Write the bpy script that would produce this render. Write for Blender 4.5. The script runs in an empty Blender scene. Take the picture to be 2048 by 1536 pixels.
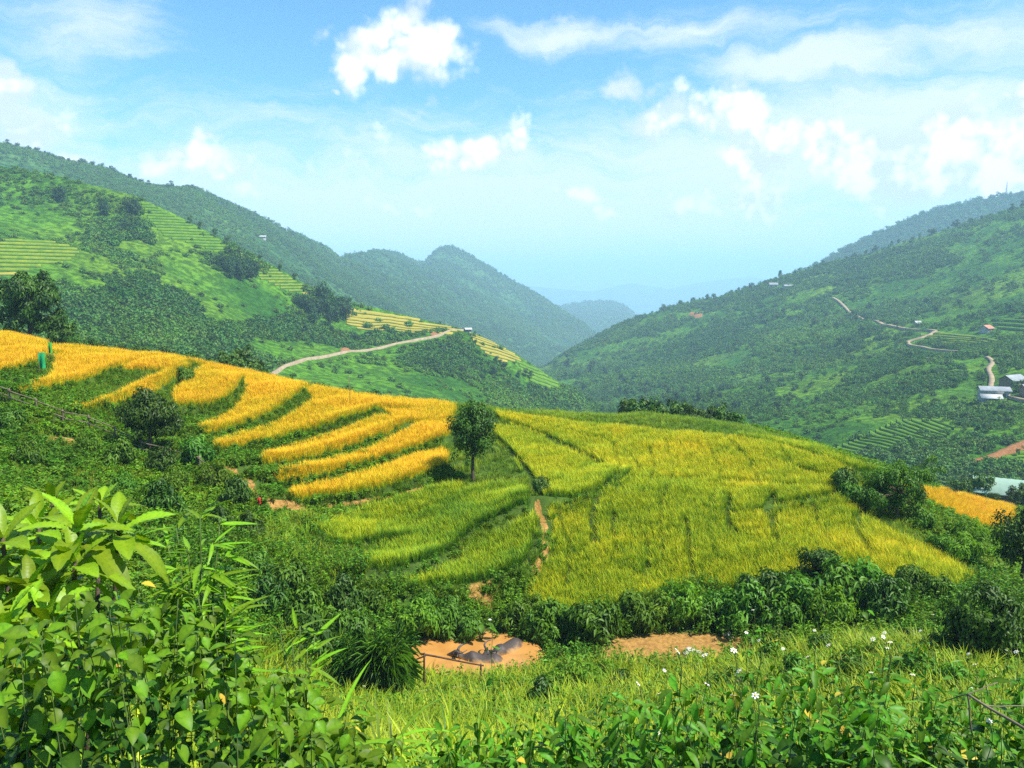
import bpy, math, random
import numpy as np
from mathutils import Vector, Matrix, Euler

scene = bpy.context.scene
COL = scene.collection
random.seed(7)
rng = np.random.default_rng(7)
R = math.radians

# ---------------------------------------------------------------- camera
F = 1560.0                      # focal length in pixels of a 2048 px wide frame
HORIZON = 560.0
PITCH = math.atan((768 - HORIZON) / F)
cam_data = bpy.data.cameras.new('camera')
cam_data.sensor_width = 36.0
cam_data.lens = 36.0 * F / 2048.0
cam_data.clip_start = 0.05
cam_data.clip_end = 120000
cam = bpy.data.objects.new('camera', cam_data)
COL.objects.link(cam)
cam.rotation_euler = (math.pi / 2 - PITCH, 0, 0)
scene.camera = cam

# ---------------------------------------------------------------- sky and sun
SUN_EL, SUN_AZ = R(56), R(112)
def N(nt, kind, **kw):
    n = nt.nodes.new(kind)
    for k, v in kw.items():
        setattr(n, k, v)
    return n
def link(nt, a, b):
    nt.links.new(a, b)
def put(nt, sock, val):
    if hasattr(val, 'is_linked'):
        nt.links.new(val, sock)
    else:
        sock.default_value = val
def math_(nt, op, a, b=0.0, c=None, clamp=False):
    n = N(nt, 'ShaderNodeMath', operation=op, use_clamp=clamp)
    put(nt, n.inputs[0], a); put(nt, n.inputs[1], b)
    if c is not None: put(nt, n.inputs[2], c)
    return n.outputs[0]
def vmath(nt, op, a, b=None, scale=None):
    n = N(nt, 'ShaderNodeVectorMath', operation=op)
    put(nt, n.inputs[0], a)
    if b is not None: put(nt, n.inputs[1], b)
    if scale is not None: put(nt, n.inputs[3], scale)
    return n
def mixc(nt, fac, a, b, blend='MIX'):
    n = N(nt, 'ShaderNodeMix', data_type='RGBA', blend_type=blend)
    put(nt, n.inputs[0], fac); put(nt, n.inputs[6], a); put(nt, n.inputs[7], b)
    return n.outputs[2]
def noise(nt, vec, scale, detail=4.0, rough=0.5, dims='3D', distort=0.0):
    n = N(nt, 'ShaderNodeTexNoise', noise_dimensions=dims)
    put(nt, n.inputs['Vector'], vec)
    n.inputs['Scale'].default_value = scale
    n.inputs['Detail'].default_value = detail
    n.inputs['Roughness'].default_value = rough
    n.inputs['Distortion'].default_value = distort
    return n.outputs['Fac']
def smooth(nt, x, lo, hi, out0=0.0, out1=1.0):
    n = N(nt, 'ShaderNodeMapRange', interpolation_type='SMOOTHSTEP')
    put(nt, n.inputs[0], x)
    for i, v in enumerate((lo, hi, out0, out1)):
        put(nt, n.inputs[i + 1], v)
    return n.outputs[0]

def ray(u, v):
    """direction of the pixel, scaled so that its forward (y) part is 1"""
    u = np.asarray(u, float); v = np.asarray(v, float)
    X = (u - 1024) / F; Yc = (768 - v) / F
    yd = math.cos(PITCH) + Yc * math.sin(PITCH)
    zd = -math.sin(PITCH) + Yc * math.cos(PITCH)
    return X / yd, zd / yd
def P(u, v, Y):
    a, b = ray(u, v)
    return np.stack([a * Y, np.asarray(Y, float) + 0 * a, b * Y], -1)

SKY_STRENGTH = 0.09
world = bpy.data.worlds.new('World')
scene.world = world
world.use_nodes = True
wt = world.node_tree
wt.nodes.clear()
w_out = N(wt, 'ShaderNodeOutputWorld')
w_bg = N(wt, 'ShaderNodeBackground')
w_bg.inputs[1].default_value = SKY_STRENGTH
link(wt, w_bg.outputs[0], w_out.inputs[0])
w_sky = N(wt, 'ShaderNodeTexSky', sky_type='NISHITA')
w_sky.sun_disc = False
w_sky.sun_elevation = SUN_EL
w_sky.sun_rotation = SUN_AZ
w_sky.altitude = 1100
w_sky.air_density = 1.0
w_sky.dust_density = 1.2
w_sky.ozone_density = 2.0
def build_clouds():
    nt = wt
    tc = N(nt, 'ShaderNodeTexCoord').outputs['Generated']
    nrm = vmath(nt, 'NORMALIZE', tc).outputs[0]
    sep = N(nt, 'ShaderNodeSeparateXYZ'); link(nt, nrm, sep.inputs[0])
    az = math_(nt, 'ARCTAN2', sep.outputs[0], sep.outputs[1])
    el = math_(nt, 'ARCSINE', sep.outputs[2])
    comb = N(nt, 'ShaderNodeCombineXYZ'); put(nt, comb.inputs[0], az); put(nt, comb.inputs[1], el)
    ae = comb.outputs[0]
    # warp
    wn = N(nt, 'ShaderNodeTexNoise', noise_dimensions='3D')
    put(nt, wn.inputs['Vector'], nrm); wn.inputs['Scale'].default_value = 9; wn.inputs['Detail'].default_value = 5
    wn.inputs['Roughness'].default_value = 0.55
    wv = vmath(nt, 'SUBTRACT', wn.outputs['Color'], (0.5, 0.5, 0.5)).outputs[0]
    wv = vmath(nt, 'SCALE', wv, scale=0.10).outputs[0]
    q = vmath(nt, 'ADD', ae, wv).outputs[0]
    def blobs(lst):
        out = None
        for (u, v, ru, rv, s) in lst:
            a, b = ray(u, v)
            az0 = math.atan2(float(a), 1.0); el0 = math.asin(float(b) / math.sqrt(float(a) ** 2 + 1 + float(b) ** 2))
            k = math.cos(az0)
            d = vmath(nt, 'SUBTRACT', q, (az0, el0, 0)).outputs[0]
            d = vmath(nt, 'MULTIPLY', d, (F / ru / max(k, .3), F / rv, 0)).outputs[0]
            ln = vmath(nt, 'LENGTH', d).outputs[1]
            f = math_(nt, 'MULTIPLY_ADD', ln, -s, s)
            out = f if out is None else math_(nt, 'SMOOTH_MAX', out, f, 0.12)
        return out
    dense = blobs([(795, 58, 70, 66, 1.1), (850, 112, 96, 72, 1.2), (720, 118, 76, 52, 1.1), (775, 150, 110, 46, 1.0), (690, 150, 50, 44, .9), (650, 182, 16, 12, .8), (640, 80, 34, 22, .5),
                   (975, 312, 120, 50, 1.0), (1040, 268, 34, 46, 1.0), (838, 240, 36, 36, .45), (800, 280, 56, 28, .35),
                   (425, 278, 44, 24, 1.0), (360, 318, 92, 40, 1.0), (470, 365, 90, 36, .35),
                   (5, 155, 64, 56, 1.3), (40, 265, 100, 70, .8), (80, 330, 170, 50, .9),
                   (1480, 215, 74, 60, 1.5), (1400, 232, 70, 44, 1), (1230, 178, 80, 32, .85), (1330, 226, 90, 44, .9), (1530, 305, 88, 66, 1.5), (1480, 395, 120, 46, .9),
                   (1650, 275, 84, 54, 1.5), (1745, 322, 140, 76, 1.6), (1895, 268, 104, 72, 1.6), (2010, 320, 96, 80, 1.6), (1850, 345, 210, 66, 1.4), (2120, 250, 150, 95, 1.5),
                   (1140, 402, 52, 18, .55), (1210, 428, 60, 14, .45), (1340, 425, 60, 20, .5), (630, 360, 60, 30, .28), (800, 410, 70, 16, .3)])
    def billow(vec):
        v = N(nt, 'ShaderNodeTexVoronoi', feature='F1', voronoi_dimensions='3D')
        put(nt, v.inputs['Vector'], vec); v.inputs['Scale'].default_value = 22; v.inputs['Detail'].default_value = 2.0
        v.inputs['Roughness'].default_value = 0.55; v.inputs['Lacunarity'].default_value = 2.2
        return math_(nt, 'SUBTRACT', 0.55, v.outputs['Distance'])
    nw = vmath(nt, 'ADD', nrm, vmath(nt, 'SCALE', wv, scale=0.25).outputs[0]).outputs[0]
    fine = math_(nt, 'ADD', noise(nt, nrm, 11, 4, 0.6), math_(nt, 'MULTIPLY', billow(nw), 0.42))
    soft = noise(nt, nrm, 7, 2, 0.5)
    dd = math_(nt, 'ADD', dense, math_(nt, 'MULTIPLY_ADD', fine, 1.55, -0.62))
    a_d = smooth(nt, dd, -0.12, 0.6)
    # elsewhere the same fair-weather clouds go on
    far_n = noise(nt, vmath(nt, 'ADD', nrm, (3.1, 1.7, 0.4)).outputs[0], 3.2, 6, 0.55)
    off = smooth(nt, sep.outputs[1], 0.55, 0.25)
    a_o = math_(nt, 'MULTIPLY', smooth(nt, far_n, 0.53, 0.66), math_(nt, 'MULTIPLY', off, 0.8))
    a_d = math_(nt, 'MAXIMUM', a_d, a_o)
    # thin high streaks
    st = vmath(nt, 'MULTIPLY', q, (4.0, 22.0, 1)).outputs[0]
    sn = noise(nt, st, 1.6, 6, 0.68)
    thin = blobs([(1640, 118, 260, 46, 1), (1900, 190, 230, 60, 1), (1130, 60, 200, 30, .9), (1400, 60, 260, 40, .6), (2000, 60, 300, 60, .6), (160, 50, 170, 70, .6), (60, 230, 220, 90, .7), (620, 260, 500, 60, .3), (1300, 300, 300, 90, .6), (1750, 300, 460, 160, 1.3), (1000, 430, 1200, 170, 1.1), (300, 380, 700, 130, .8), (1500, 330, 500, 170, 1.0)])
    a_t = math_(nt, 'MULTIPLY', smooth(nt, math_(nt, 'ADD', thin, math_(nt, 'MULTIPLY_ADD', sn, 1.3, -0.52)), -0.05, 0.95), 0.85)
    # light on the heaps: difference of density towards the sun
    up = vmath(nt, 'ADD', nrm, (0.02, 0.0, 0.028)).outputs[0]
    up2 = vmath(nt, 'ADD', nw, (0.012, 0.0, 0.016)).outputs[0]
    fine2 = math_(nt, 'ADD', noise(nt, up, 11, 4, 0.6), math_(nt, 'MULTIPLY', billow(up2), 0.42)); soft2 = noise(nt, up, 7, 2, 0.5)
    lit = math_(nt, 'ADD', math_(nt, 'MULTIPLY', math_(nt, 'SUBTRACT', fine, fine2), 1.8), math_(nt, 'MULTIPLY', math_(nt, 'SUBTRACT', soft, soft2), 3.0))
    lit = smooth(nt, math_(nt, 'ADD', lit, math_(nt, 'MULTIPLY', dd, 0.35)), -0.12, 0.55)
    c_heap = mixc(nt, lit, (5.2, 5.8, 6.6, 1), (8.4, 8.45, 8.5, 1))
    sky = w_sky.outputs[0]
    sky = mixc(nt, 1.0, sky, SKY_TINT, 'MULTIPLY')
    c = mixc(nt, a_t, sky, (6.3, 6.7, 7.2, 1))
    c = mixc(nt, math_(nt, 'MULTIPLY', a_d, 0.95), c, c_heap)
    link(nt, c, w_bg.inputs[0])
SKY_TINT = (0.74, 1.28, 1.40, 1)
build_clouds()
world.cycles.sampling_method = 'MANUAL'
world.cycles.sample_map_resolution = 512

sun = bpy.data.lights.new('sun', 'SUN')
sun.energy = 5.0
sun.angle = R(0.53)
sun.color = (1.0, 0.955, 0.87)
sun_o = bpy.data.objects.new('sun', sun)
COL.objects.link(sun_o)
sd = Vector((math.sin(SUN_AZ) * math.cos(SUN_EL), math.cos(SUN_AZ) * math.cos(SUN_EL), math.sin(SUN_EL)))
sun_o.rotation_euler = sd.to_track_quat('Z', 'Y').to_euler()

vs_ = scene.view_settings
vs_.view_transform = 'Standard'
vs_.look = 'None'
vs_.gamma = 1.0
vs_.exposure = 0.88
vs_.use_curve_mapping = False
cy = scene.cycles
cy.max_bounces = 6; cy.diffuse_bounces = 3; cy.glossy_bounces = 2; cy.transmission_bounces = 4
cy.volume_bounces = 3; cy.transparent_max_bounces = 4
cy.use_denoising = False
cy.denoiser = 'OPENIMAGEDENOISE'
cy.denoising_input_passes = 'RGB_ALBEDO_NORMAL'
cy.denoising_prefilter = 'ACCURATE'
cy.sample_clamp_indirect = 6.0
cy.caustics_reflective = False; cy.caustics_refractive = False

# ---------------------------------------------------------------- helpers
def hash2(ix, iy, seed):
    h = (ix.astype(np.int64) * 374761393 + iy.astype(np.int64) * 668265263 + seed * 974634777) & 0x7fffffff
    h = ((h ^ (h >> 13)) * 1274126177) & 0x7fffffff
    return ((h ^ (h >> 16)) & 0xffff) / 65535.0
def vnoise(x, y, seed=0):
    x = np.asarray(x, float); y = np.asarray(y, float)
    ix = np.floor(x); iy = np.floor(y); fx = x - ix; fy = y - iy
    fx = fx * fx * (3 - 2 * fx); fy = fy * fy * (3 - 2 * fy)
    a = hash2(ix, iy, seed); b = hash2(ix + 1, iy, seed); c = hash2(ix, iy + 1, seed); d = hash2(ix + 1, iy + 1, seed)
    return (a * (1 - fx) + b * fx) * (1 - fy) + (c * (1 - fx) + d * fx) * fy
def fbm(x, y, octaves=4, seed=0, gain=0.5):
    s = 0.0; a = 1.0; t = 0.0
    for k in range(octaves):
        s = s + a * vnoise(x * 2 ** k + 17.3 * k, y * 2 ** k - 9.1 * k, seed + k); t += a; a *= gain
    return s / t * 2 - 1

def mesh_np(name, verts, faces, attrs=None, smooth_=False, material=None):
    """verts (n,3); faces (m,k) array with k = 3 or 4, or a list of such arrays"""
    me = bpy.data.meshes.new(name)
    verts = np.asarray(verts, np.float32)
    fl = faces if isinstance(faces, list) else [faces]
    fl = [np.asarray(f, np.int32) for f in fl if len(f)]
    me.vertices.add(len(verts)); me.vertices.foreach_set('co', verts.ravel())
    if fl:
        nl = sum(f.size for f in fl); npoly = sum(len(f) for f in fl)
        me.loops.add(nl); me.polygons.add(npoly)
        me.loops.foreach_set('vertex_index', np.concatenate([f.ravel() for f in fl]))
        tot = np.concatenate([np.full(len(f), f.shape[1], np.int32) for f in fl])
        st = np.concatenate([[0], np.cumsum(tot)[:-1]]).astype(np.int32)
        me.polygons.foreach_set('loop_start', st)
        me.polygons.foreach_set('loop_total', tot)
        if smooth_:
            me.polygons.foreach_set('use_smooth', np.ones(npoly, bool))
    for k, a in (attrs or {}).items():
        a = np.asarray(a)
        if a.dtype.kind == 'i':
            at = me.attributes.new(k, 'INT', 'POINT'); at.data.foreach_set('value', a.astype(np.int32))
        elif a.ndim == 1:
            at = me.attributes.new(k, 'FLOAT', 'POINT'); at.data.foreach_set('value', a.astype(np.float32))
        else:
            at = me.attributes.new(k, 'FLOAT_VECTOR', 'POINT'); at.data.foreach_set('vector', a.astype(np.float32).ravel())
    if material: me.materials.append(material)
    me.update(calc_edges=True)
    return me
def obj(name, me, parent=None, label=None, cat=None, group=None, kind=None, loc=None, rot=None, scale=None):
    o = bpy.data.objects.new(name, me)
    COL.objects.link(o)
    if parent: o.parent = parent
    if loc is not None: o.location = [float(q) for q in loc]
    if rot is not None: o.rotation_euler = rot
    if scale is not None: o.scale = (scale,) * 3 if np.isscalar(scale) else scale
    if label: o['label'] = label
    if cat: o['category'] = cat
    if group: o['group'] = group
    if kind: o['kind'] = kind
    return o
def grid_faces(nr, nc):
    i = np.arange(nr * nc).reshape(nr, nc)
    return np.stack([i[:-1, :-1], i[:-1, 1:], i[1:, 1:], i[1:, :-1]], -1).reshape(-1, 4)
class Geo:
    """collects pieces of ONE part"""
    def __init__(s): s.v = []; s.f3 = []; s.f4 = []; s.n = 0; s.lv = []
    def add(s, v, f4=None, f3=None, lv=0.5):
        v = np.asarray(v, float)
        if f4 is not None and len(f4): s.f4.append(np.asarray(f4) + s.n)
        if f3 is not None and len(f3): s.f3.append(np.asarray(f3) + s.n)
        s.v.append(v); s.n += len(v)
        s.lv.append(np.full(len(v), lv) if np.isscalar(lv) else lv)
    def tube(s, pts, r, sides=6, lv=0.5):
        pts = np.asarray(pts, float); n = len(pts)
        r = np.full(n, r) if np.isscalar(r) else np.asarray(r, float)
        t = np.gradient(pts, axis=0); t /= np.linalg.norm(t, axis=1)[:, None] + 1e-9
        ref = np.array([0, 0, 1.0]) if abs(t[:, 2]).mean() < .8 else np.array([1.0, 0, 0])
        a = np.cross(t, ref); a /= np.linalg.norm(a, axis=1)[:, None] + 1e-9
        b = np.cross(t, a)
        th = np.linspace(0, 2 * np.pi, sides, endpoint=False)
        ring = pts[:, None] + r[:, None, None] * (np.cos(th)[None, :, None] * a[:, None] + np.sin(th)[None, :, None] * b[:, None])
        v = ring.reshape(-1, 3)
        f = []
        for i in range(n - 1):
            for k in range(sides):
                k2 = (k + 1) % sides
                f.append((i * sides + k, i * sides + k2, (i + 1) * sides + k2, (i + 1) * sides + k))
        v = np.vstack([v, pts[:1], pts[-1:]]); c0 = n * sides
        f3 = [(c0, (k + 1) % sides, k) for k in range(sides)] + [(c0 + 1, (n - 1) * sides + k, (n - 1) * sides + (k + 1) % sides) for k in range(sides)]
        s.add(v, f, f3, lv)
    def box(s, lo, hi, lv=.5):
        x0, y0, z0 = lo; x1, y1, z1 = hi
        v = [(x0, y0, z0), (x1, y0, z0), (x1, y1, z0), (x0, y1, z0), (x0, y0, z1), (x1, y0, z1), (x1, y1, z1), (x0, y1, z1)]
        s.add(v, [(0, 3, 2, 1), (4, 5, 6, 7), (0, 1, 5, 4), (1, 2, 6, 5), (2, 3, 7, 6), (3, 0, 4, 7)], None, lv)
    def mesh(s, name, material=None, smooth_=True):
        fl = []
        if s.f4: fl.append(np.vstack(s.f4))
        if s.f3: fl.append(np.vstack(s.f3))
        return mesh_np(name, np.vstack(s.v), fl, {'lv': np.concatenate(s.lv)}, smooth_, material)

# ---------------------------------------------------------------- materials
def new_mat(name):
    m = bpy.data.materials.new(name); m.use_nodes = True
    nt = m.node_tree; nt.nodes.clear()
    out = N(nt, 'ShaderNodeOutputMaterial')
    return m, nt, out
def attr(nt, name, typ='GEOMETRY'):
    n = N(nt, 'ShaderNodeAttribute', attribute_type=typ, attribute_name=name)
    return n.outputs['Fac']
def principled(nt, color, rough=0.8, spec=0.2):
    b = N(nt, 'ShaderNodeBsdfPrincipled')
    put(nt, b.inputs['Base Color'], color); put(nt, b.inputs['Roughness'], rough)
    b.inputs['Specular IOR Level'].default_value = spec
    return b
def ramp(nt, fac, stops):
    n = N(nt, 'ShaderNodeValToRGB'); put(nt, n.inputs[0], fac)
    e = n.color_ramp.elements
    while len(e) < len(stops): e.new(0.5)
    for i, (p, c) in enumerate(stops):
        e[i].position = p; e[i].color = (*c, 1)
    return n.outputs[0]
def leaf_mat(name, dark, light, transl=0.35, rough=0.5, spec=0.2, tint=None, var=0.4, mottled=False):
    """lv: each leaf's own colour between dark and light; tint: each plant's"""
    m, nt, out = new_mat(name)
    lv = attr(nt, 'lv')
    c = mixc(nt, lv, (*dark, 1), (*light, 1))
    oi = N(nt, 'ShaderNodeObjectInfo')
    if tint is not None:
        t = attr(nt, 'tint', 'INSTANCER')
        c2 = mixc(nt, lv, (*tint[0], 1), (*tint[1], 1))
        c = mixc(nt, t, c, c2)
    h = N(nt, 'ShaderNodeHueSaturation')
    put(nt, h.inputs['Hue'], math_(nt, 'MULTIPLY_ADD', oi.outputs['Random'], 0.03, 0.485))
    put(nt, h.inputs['Value'], math_(nt, 'MULTIPLY_ADD', oi.outputs['Random'], var, 1.0 - var / 2))
    put(nt, h.inputs['Color'], c)
    c = h.outputs[0]
    if mottled:
        oc = N(nt, 'ShaderNodeTexCoord').outputs['Object']
        mo = noise(nt, oc, 55, 3, 0.6)
        c = mixc(nt, math_(nt, 'MULTIPLY', smooth(nt, mo, 0.45, 0.7), 0.55), c, mixc(nt, 1.0, c, (0.45, 0.6, 0.5, 1), 'MULTIPLY'))
    b = principled(nt, c, rough, spec)
    tr = N(nt, 'ShaderNodeBsdfTranslucent')
    put(nt, tr.inputs[0], mixc(nt, 1.0, c, (1.25, 1.2, 0.5, 1), 'MULTIPLY'))
    mx = N(nt, 'ShaderNodeMixShader'); mx.inputs[0].default_value = transl
    link(nt, b.outputs[0], mx.inputs[1]); link(nt, tr.outputs[0], mx.inputs[2])
    link(nt, mx.outputs[0], out.inputs[0])
    return m
def plain_mat(name, c1, c2, scale=4.0, rough=0.85, spec=0.2, bump=0.0, metallic=0.0):
    m, nt, out = new_mat(name)
    tc = N(nt, 'ShaderNodeTexCoord').outputs['Object']
    n = noise(nt, tc, scale, 6, 0.6)
    c = mixc(nt, smooth(nt, n, 0.3, 0.7), (*c1, 1), (*c2, 1))
    b = principled(nt, c, rough, spec)
    b.inputs['Metallic'].default_value = metallic
    if bump:
        bp = N(nt, 'ShaderNodeBump'); bp.inputs['Strength'].default_value = bump; bp.inputs['Distance'].default_value = 0.05
        put(nt, bp.inputs['Height'], noise(nt, tc, scale * 4, 5, 0.6)); link(nt, bp.outputs[0], b.inputs['Normal'])
    link(nt, b.outputs[0], out.inputs[0])
    return m
M = {}
M['bark'] = plain_mat('bark', (0.06, 0.045, 0.03), (0.13, 0.10, 0.07), 9, 0.9, 0.1, 0.4)
M['stem'] = plain_mat('green_stem', (0.05, 0.09, 0.02), (0.10, 0.14, 0.035), 6, 0.7)
M['leaf_dark'] = leaf_mat('leaf_dark', (0.014, 0.046, 0.006), (0.085, 0.180, 0.014), 0.2, 0.45, 0.22)
M['leaf_mid'] = leaf_mat('leaf_mid', (0.022, 0.085, 0.007), (0.13, 0.28, 0.016), 0.28, 0.45, 0.22)
M['leaf_light'] = leaf_mat('leaf_light', (0.06, 0.15, 0.010), (0.19, 0.33, 0.02), 0.35)
M['leaf_blue'] = leaf_mat('leaf_bluegreen', (0.010, 0.036, 0.014), (0.05, 0.125, 0.03), 0.2)
M['soil'] = plain_mat('red_soil', (0.20, 0.085, 0.030), (0.31, 0.145, 0.06), 1.5, 0.95, 0.1, 0.5)

def hill_mat(name, dark, light, yellow, scale=0.02):
    m, nt, out = new_mat(name)
    g = N(nt, 'ShaderNodeNewGeometry').outputs['Position']
    n1 = noise(nt, g, scale, 6, 0.6)
    n2 = noise(nt, g, scale * 14, 5, 0.7)
    n3 = noise(nt, g, scale * 0.35, 3, 0.5)
    c = mixc(nt, smooth(nt, n1, 0.38, 0.62), (*dark, 1), (*light, 1))
    c = mixc(nt, math_(nt, 'MULTIPLY', smooth(nt, n3, 0.5, 0.68), 0.7), c, (*yellow, 1))
    c = mixc(nt, math_(nt, 'MULTIPLY', smooth(nt, n2, 0.62, 0.42), 0.75), c, tuple(0.45 * q for q in dark) + (1,))
    b = principled(nt, c, 0.95, 0.05)
    bp = N(nt, 'ShaderNodeBump'); bp.inputs['Strength'].default_value = 0.9; bp.inputs['Distance'].default_value = 0.6 / (scale * 14)
    put(nt, bp.inputs['Height'], n2); link(nt, bp.outputs[0], b.inputs['Normal'])
    link(nt, b.outputs[0], out.inputs[0])
    return m

# ---------------------------------------------------------------- hills
def gauss1(a, sig, axis):
    if sig <= 0: return a
    r = int(sig * 3) + 1
    k = np.exp(-0.5 * (np.arange(-r, r + 1) / sig) ** 2); k /= k.sum()
    a = np.moveaxis(a, axis, -1)
    first = 2 * a[..., :1] - a[..., 1:r + 1][..., ::-1]; last = 2 * a[..., -1:] - a[..., -r - 1:-1][..., ::-1]
    p = np.concatenate([first, a, last], -1)
    o = np.apply_along_axis(lambda q: np.convolve(q, k, 'valid'), -1, p)
    return np.moveaxis(o, -1, axis)
class Hill:
    """a hillside given by its foot line, lines across it and its ridge line, each a list of (u, v, distance)"""
    def __init__(s, curves, rough=(8, 90), seed=0, u0=-300, u1=2400, smooth_v=5, smooth_y=45):
        s.us = np.arange(u0, u1 + 1, 4.0); s.seed = seed; s.rough = rough
        V = []; D = []
        for c in curves:
            c = np.array(c, float)
            V.append(gauss1(np.interp(s.us, c[:, 0], c[:, 1]), smooth_v / 4, 0))
            D.append(gauss1(np.interp(s.us, c[:, 0], c[:, 2]), smooth_y / 4, 0))
        V = np.array(V); D = np.array(D)
        s.vb = V[0]; s.vt = V[-1]
        s.T = np.linspace(0, 1, 61)
        G = np.empty((61, len(s.us)))
        for i in range(len(s.us)):
            t = (V[:, i] - s.vb[i]) / (s.vt[i] - s.vb[i])
            o = np.argsort(t); G[:, i] = np.interp(s.T, t[o], np.log(D[o, i]))
        G = gauss1(G, 3.0, 0)
        s.G = G
    def base(s, u, t):
        fu = np.clip((u - s.us[0]) / 4.0, 0, len(s.us) - 1.001); iu = fu.astype(int); fu = fu - iu
        ft = np.clip(t * 60, 0, 59.999); it = ft.astype(int); ft = ft - it
        g = (s.G[it, iu] * (1 - fu) + s.G[it, iu + 1] * fu) * (1 - ft) + (s.G[it + 1, iu] * (1 - fu) + s.G[it + 1, iu + 1] * fu) * ft
        return np.exp(g)
    def relief(s, x, y):
        a, w = s.rough
        n = fbm(x / w, y / w, 5, s.seed, 0.55)
        rd = 1 - np.abs(fbm(x / (w * 1.7), y / (w * 1.7), 3, s.seed + 40, 0.5)) * 2.2
        return a * (0.7 * n + 0.5 * rd - 0.2)
    def at(s, u, v):
        u = np.asarray(u, float); v = np.asarray(v, float)
        vb = np.interp(u, s.us, s.vb); vt = np.interp(u, s.us, s.vt)
        t = np.clip((v - vb) / (vt - vb), 0, 1)
        p = P(u, vb + t * (vt - vb), s.base(u, t))
        p[..., 2] += s.relief(p[..., 0], p[..., 1]) * np.clip(np.minimum(1, (1 - t) * 8 + .25), 0, 1)
        return p
    def build(s, name, mat, nu=420, nt_=170, back=0.5, u0=-200, u1=2250):
        u = np.linspace(u0, u1, nu); t = np.linspace(0, 1, nt_) ** 0.9
        U, T = np.meshgrid(u, t)
        vb = np.interp(U, s.us, s.vb); vt = np.interp(U, s.us, s.vt)
        p = s.at(U, vb + T * (vt - vb))
        s.pts = p; s.U = U; s.Vp = vb + T * (vt - vb)
        rows = []
        top = p[-1]
        for k in range(1, 13):                      # the far side of the ridge
            q = top.copy(); f = k / 12
            q[:, 1] *= 1 + back * f; q[:, 0] *= 1 + back * f
            q[:, 2] = top[:, 2] - np.abs(top[:, 1]) * back * (0.30 * f + 0.35 * f * f)
            q[:, 2] = np.maximum(q[:, 2] + s.relief(q[:, 0], q[:, 1]) * .5, -452)
            rows.append(q)
        low = p[0].copy(); low[:, 2] = np.maximum(low[:, 2] - 0.12 * low[:, 1] - 10, -452); low[:, :2] *= 0.97
        allp = np.concatenate([low[None], p, np.array(rows)], 0)
        me = mesh_np(name, allp.reshape(-1, 3), grid_faces(*allp.shape[:2]), None, True, mat)
        o = obj(name, me, kind='structure')
        return o

M['hill_near'] = hill_mat('hill_scrub', (0.035, 0.12, 0.010), (0.10, 0.24, 0.012), (0.18, 0.29, 0.016), 0.022)
M['hill_far'] = hill_mat('hill_forest', (0.020, 0.072, 0.018), (0.065, 0.165, 0.026), (0.10, 0.19, 0.03), 0.008)

spur = Hill([
    [(-300, 720, 170), (0, 715, 180), (300, 740, 200), (500, 775, 225), (700, 800, 250), (900, 835, 280), (1100, 865, 300), (1400, 920, 320)],
    [(-300, 560, 250), (0, 575, 262), (300, 640, 280), (540, 720, 290), (700, 740, 320), (900, 770, 340), (1100, 830, 360), (1400, 915, 370)],
    [(-300, 430, 330), (0, 450, 340), (250, 520, 340), (450, 590, 350), (600, 660, 365), (760, 690, 385), (900, 705, 400), (1000, 745, 400), (1100, 800, 405), (1250, 862, 410), (1400, 910, 420)],
    [(-300, 280, 430), (0, 332, 420), (100, 347, 415), (180, 366, 410), (270, 388, 405), (340, 420, 405), (470, 490, 405), (560, 535, 410), (640, 582, 415), (700, 603, 420), (770, 618, 425), (850, 640, 430), (940, 664, 440), (1030, 708, 440), (1130, 774, 440), (1210, 830, 440), (1300, 880, 440), (1400, 905, 450)]],
    (6, 75), 3, u0=-300, u1=1400)
ridge = Hill([
    [(-300, 470, 520), (0, 480, 540), (300, 500, 600), (470, 560, 640), (640, 640, 700), (850, 720, 800), (950, 760, 900), (1050, 800, 1000), (1150, 810, 1100), (1300, 830, 1100)],
    [(-300, 380, 650), (0, 400, 680), (300, 440, 720), (500, 510, 820), (700, 590, 980), (850, 640, 1200), (1000, 690, 1400), (1100, 735, 1500), (1150, 740, 1600), (1300, 770, 1600)],
    [(-300, 300, 780), (0, 320, 800), (300, 392, 850), (450, 425, 950), (600, 490, 1100), (680, 535, 1300), (800, 545, 1700), (900, 580, 1900), (1000, 630, 1950), (1100, 680, 1950), (1170, 700, 1900), (1300, 750, 1900)],
    [(-300, 265, 860), (-100, 288, 860), (0, 302, 860), (60, 306, 865), (100, 318, 880), (200, 344, 900), (300, 378, 950), (345, 380, 980), (390, 377, 1000), (450, 408, 1080), (540, 442, 1200), (600, 471, 1300), (680, 514, 1500), (720, 508, 1900), (760, 500, 2100), (800, 508, 2250), (845, 527, 2400), (868, 504, 2450), (885, 494, 2480), (905, 492, 2480), (940, 512, 2480), (1000, 548, 2450), (1060, 580, 2450), (1120, 618, 2400), (1170, 650, 2350), (1215, 690, 2250), (1300, 740, 2200)]],
    (26, 260), 11, u0=-300, u1=1300)
far_hill = Hill([
    [(1000, 700, 2700), (1400, 700, 2700)],
    [(1000, 625, 3700), (1130, 612, 3900), (1165, 604, 3950), (1205, 601, 4000), (1240, 607, 4000), (1262, 622, 3950), (1290, 650, 3800), (1340, 690, 3500), (1400, 699, 3200)]],
    (40, 500), 21, u0=1000, u1=1400)
haze_ridge = Hill([
    [(700, 660, 7000), (1900, 660, 7000)],
    [(700, 590, 8600), (900, 580, 8800), (1060, 572, 9000), (1180, 584, 9000), (1260, 566, 9200), (1340, 578, 9200), (1420, 562, 9300), (1500, 555, 9400), (1600, 570, 9000), (1900, 560, 9000)]],
    (60, 900), 31, u0=700, u1=1900)
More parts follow.
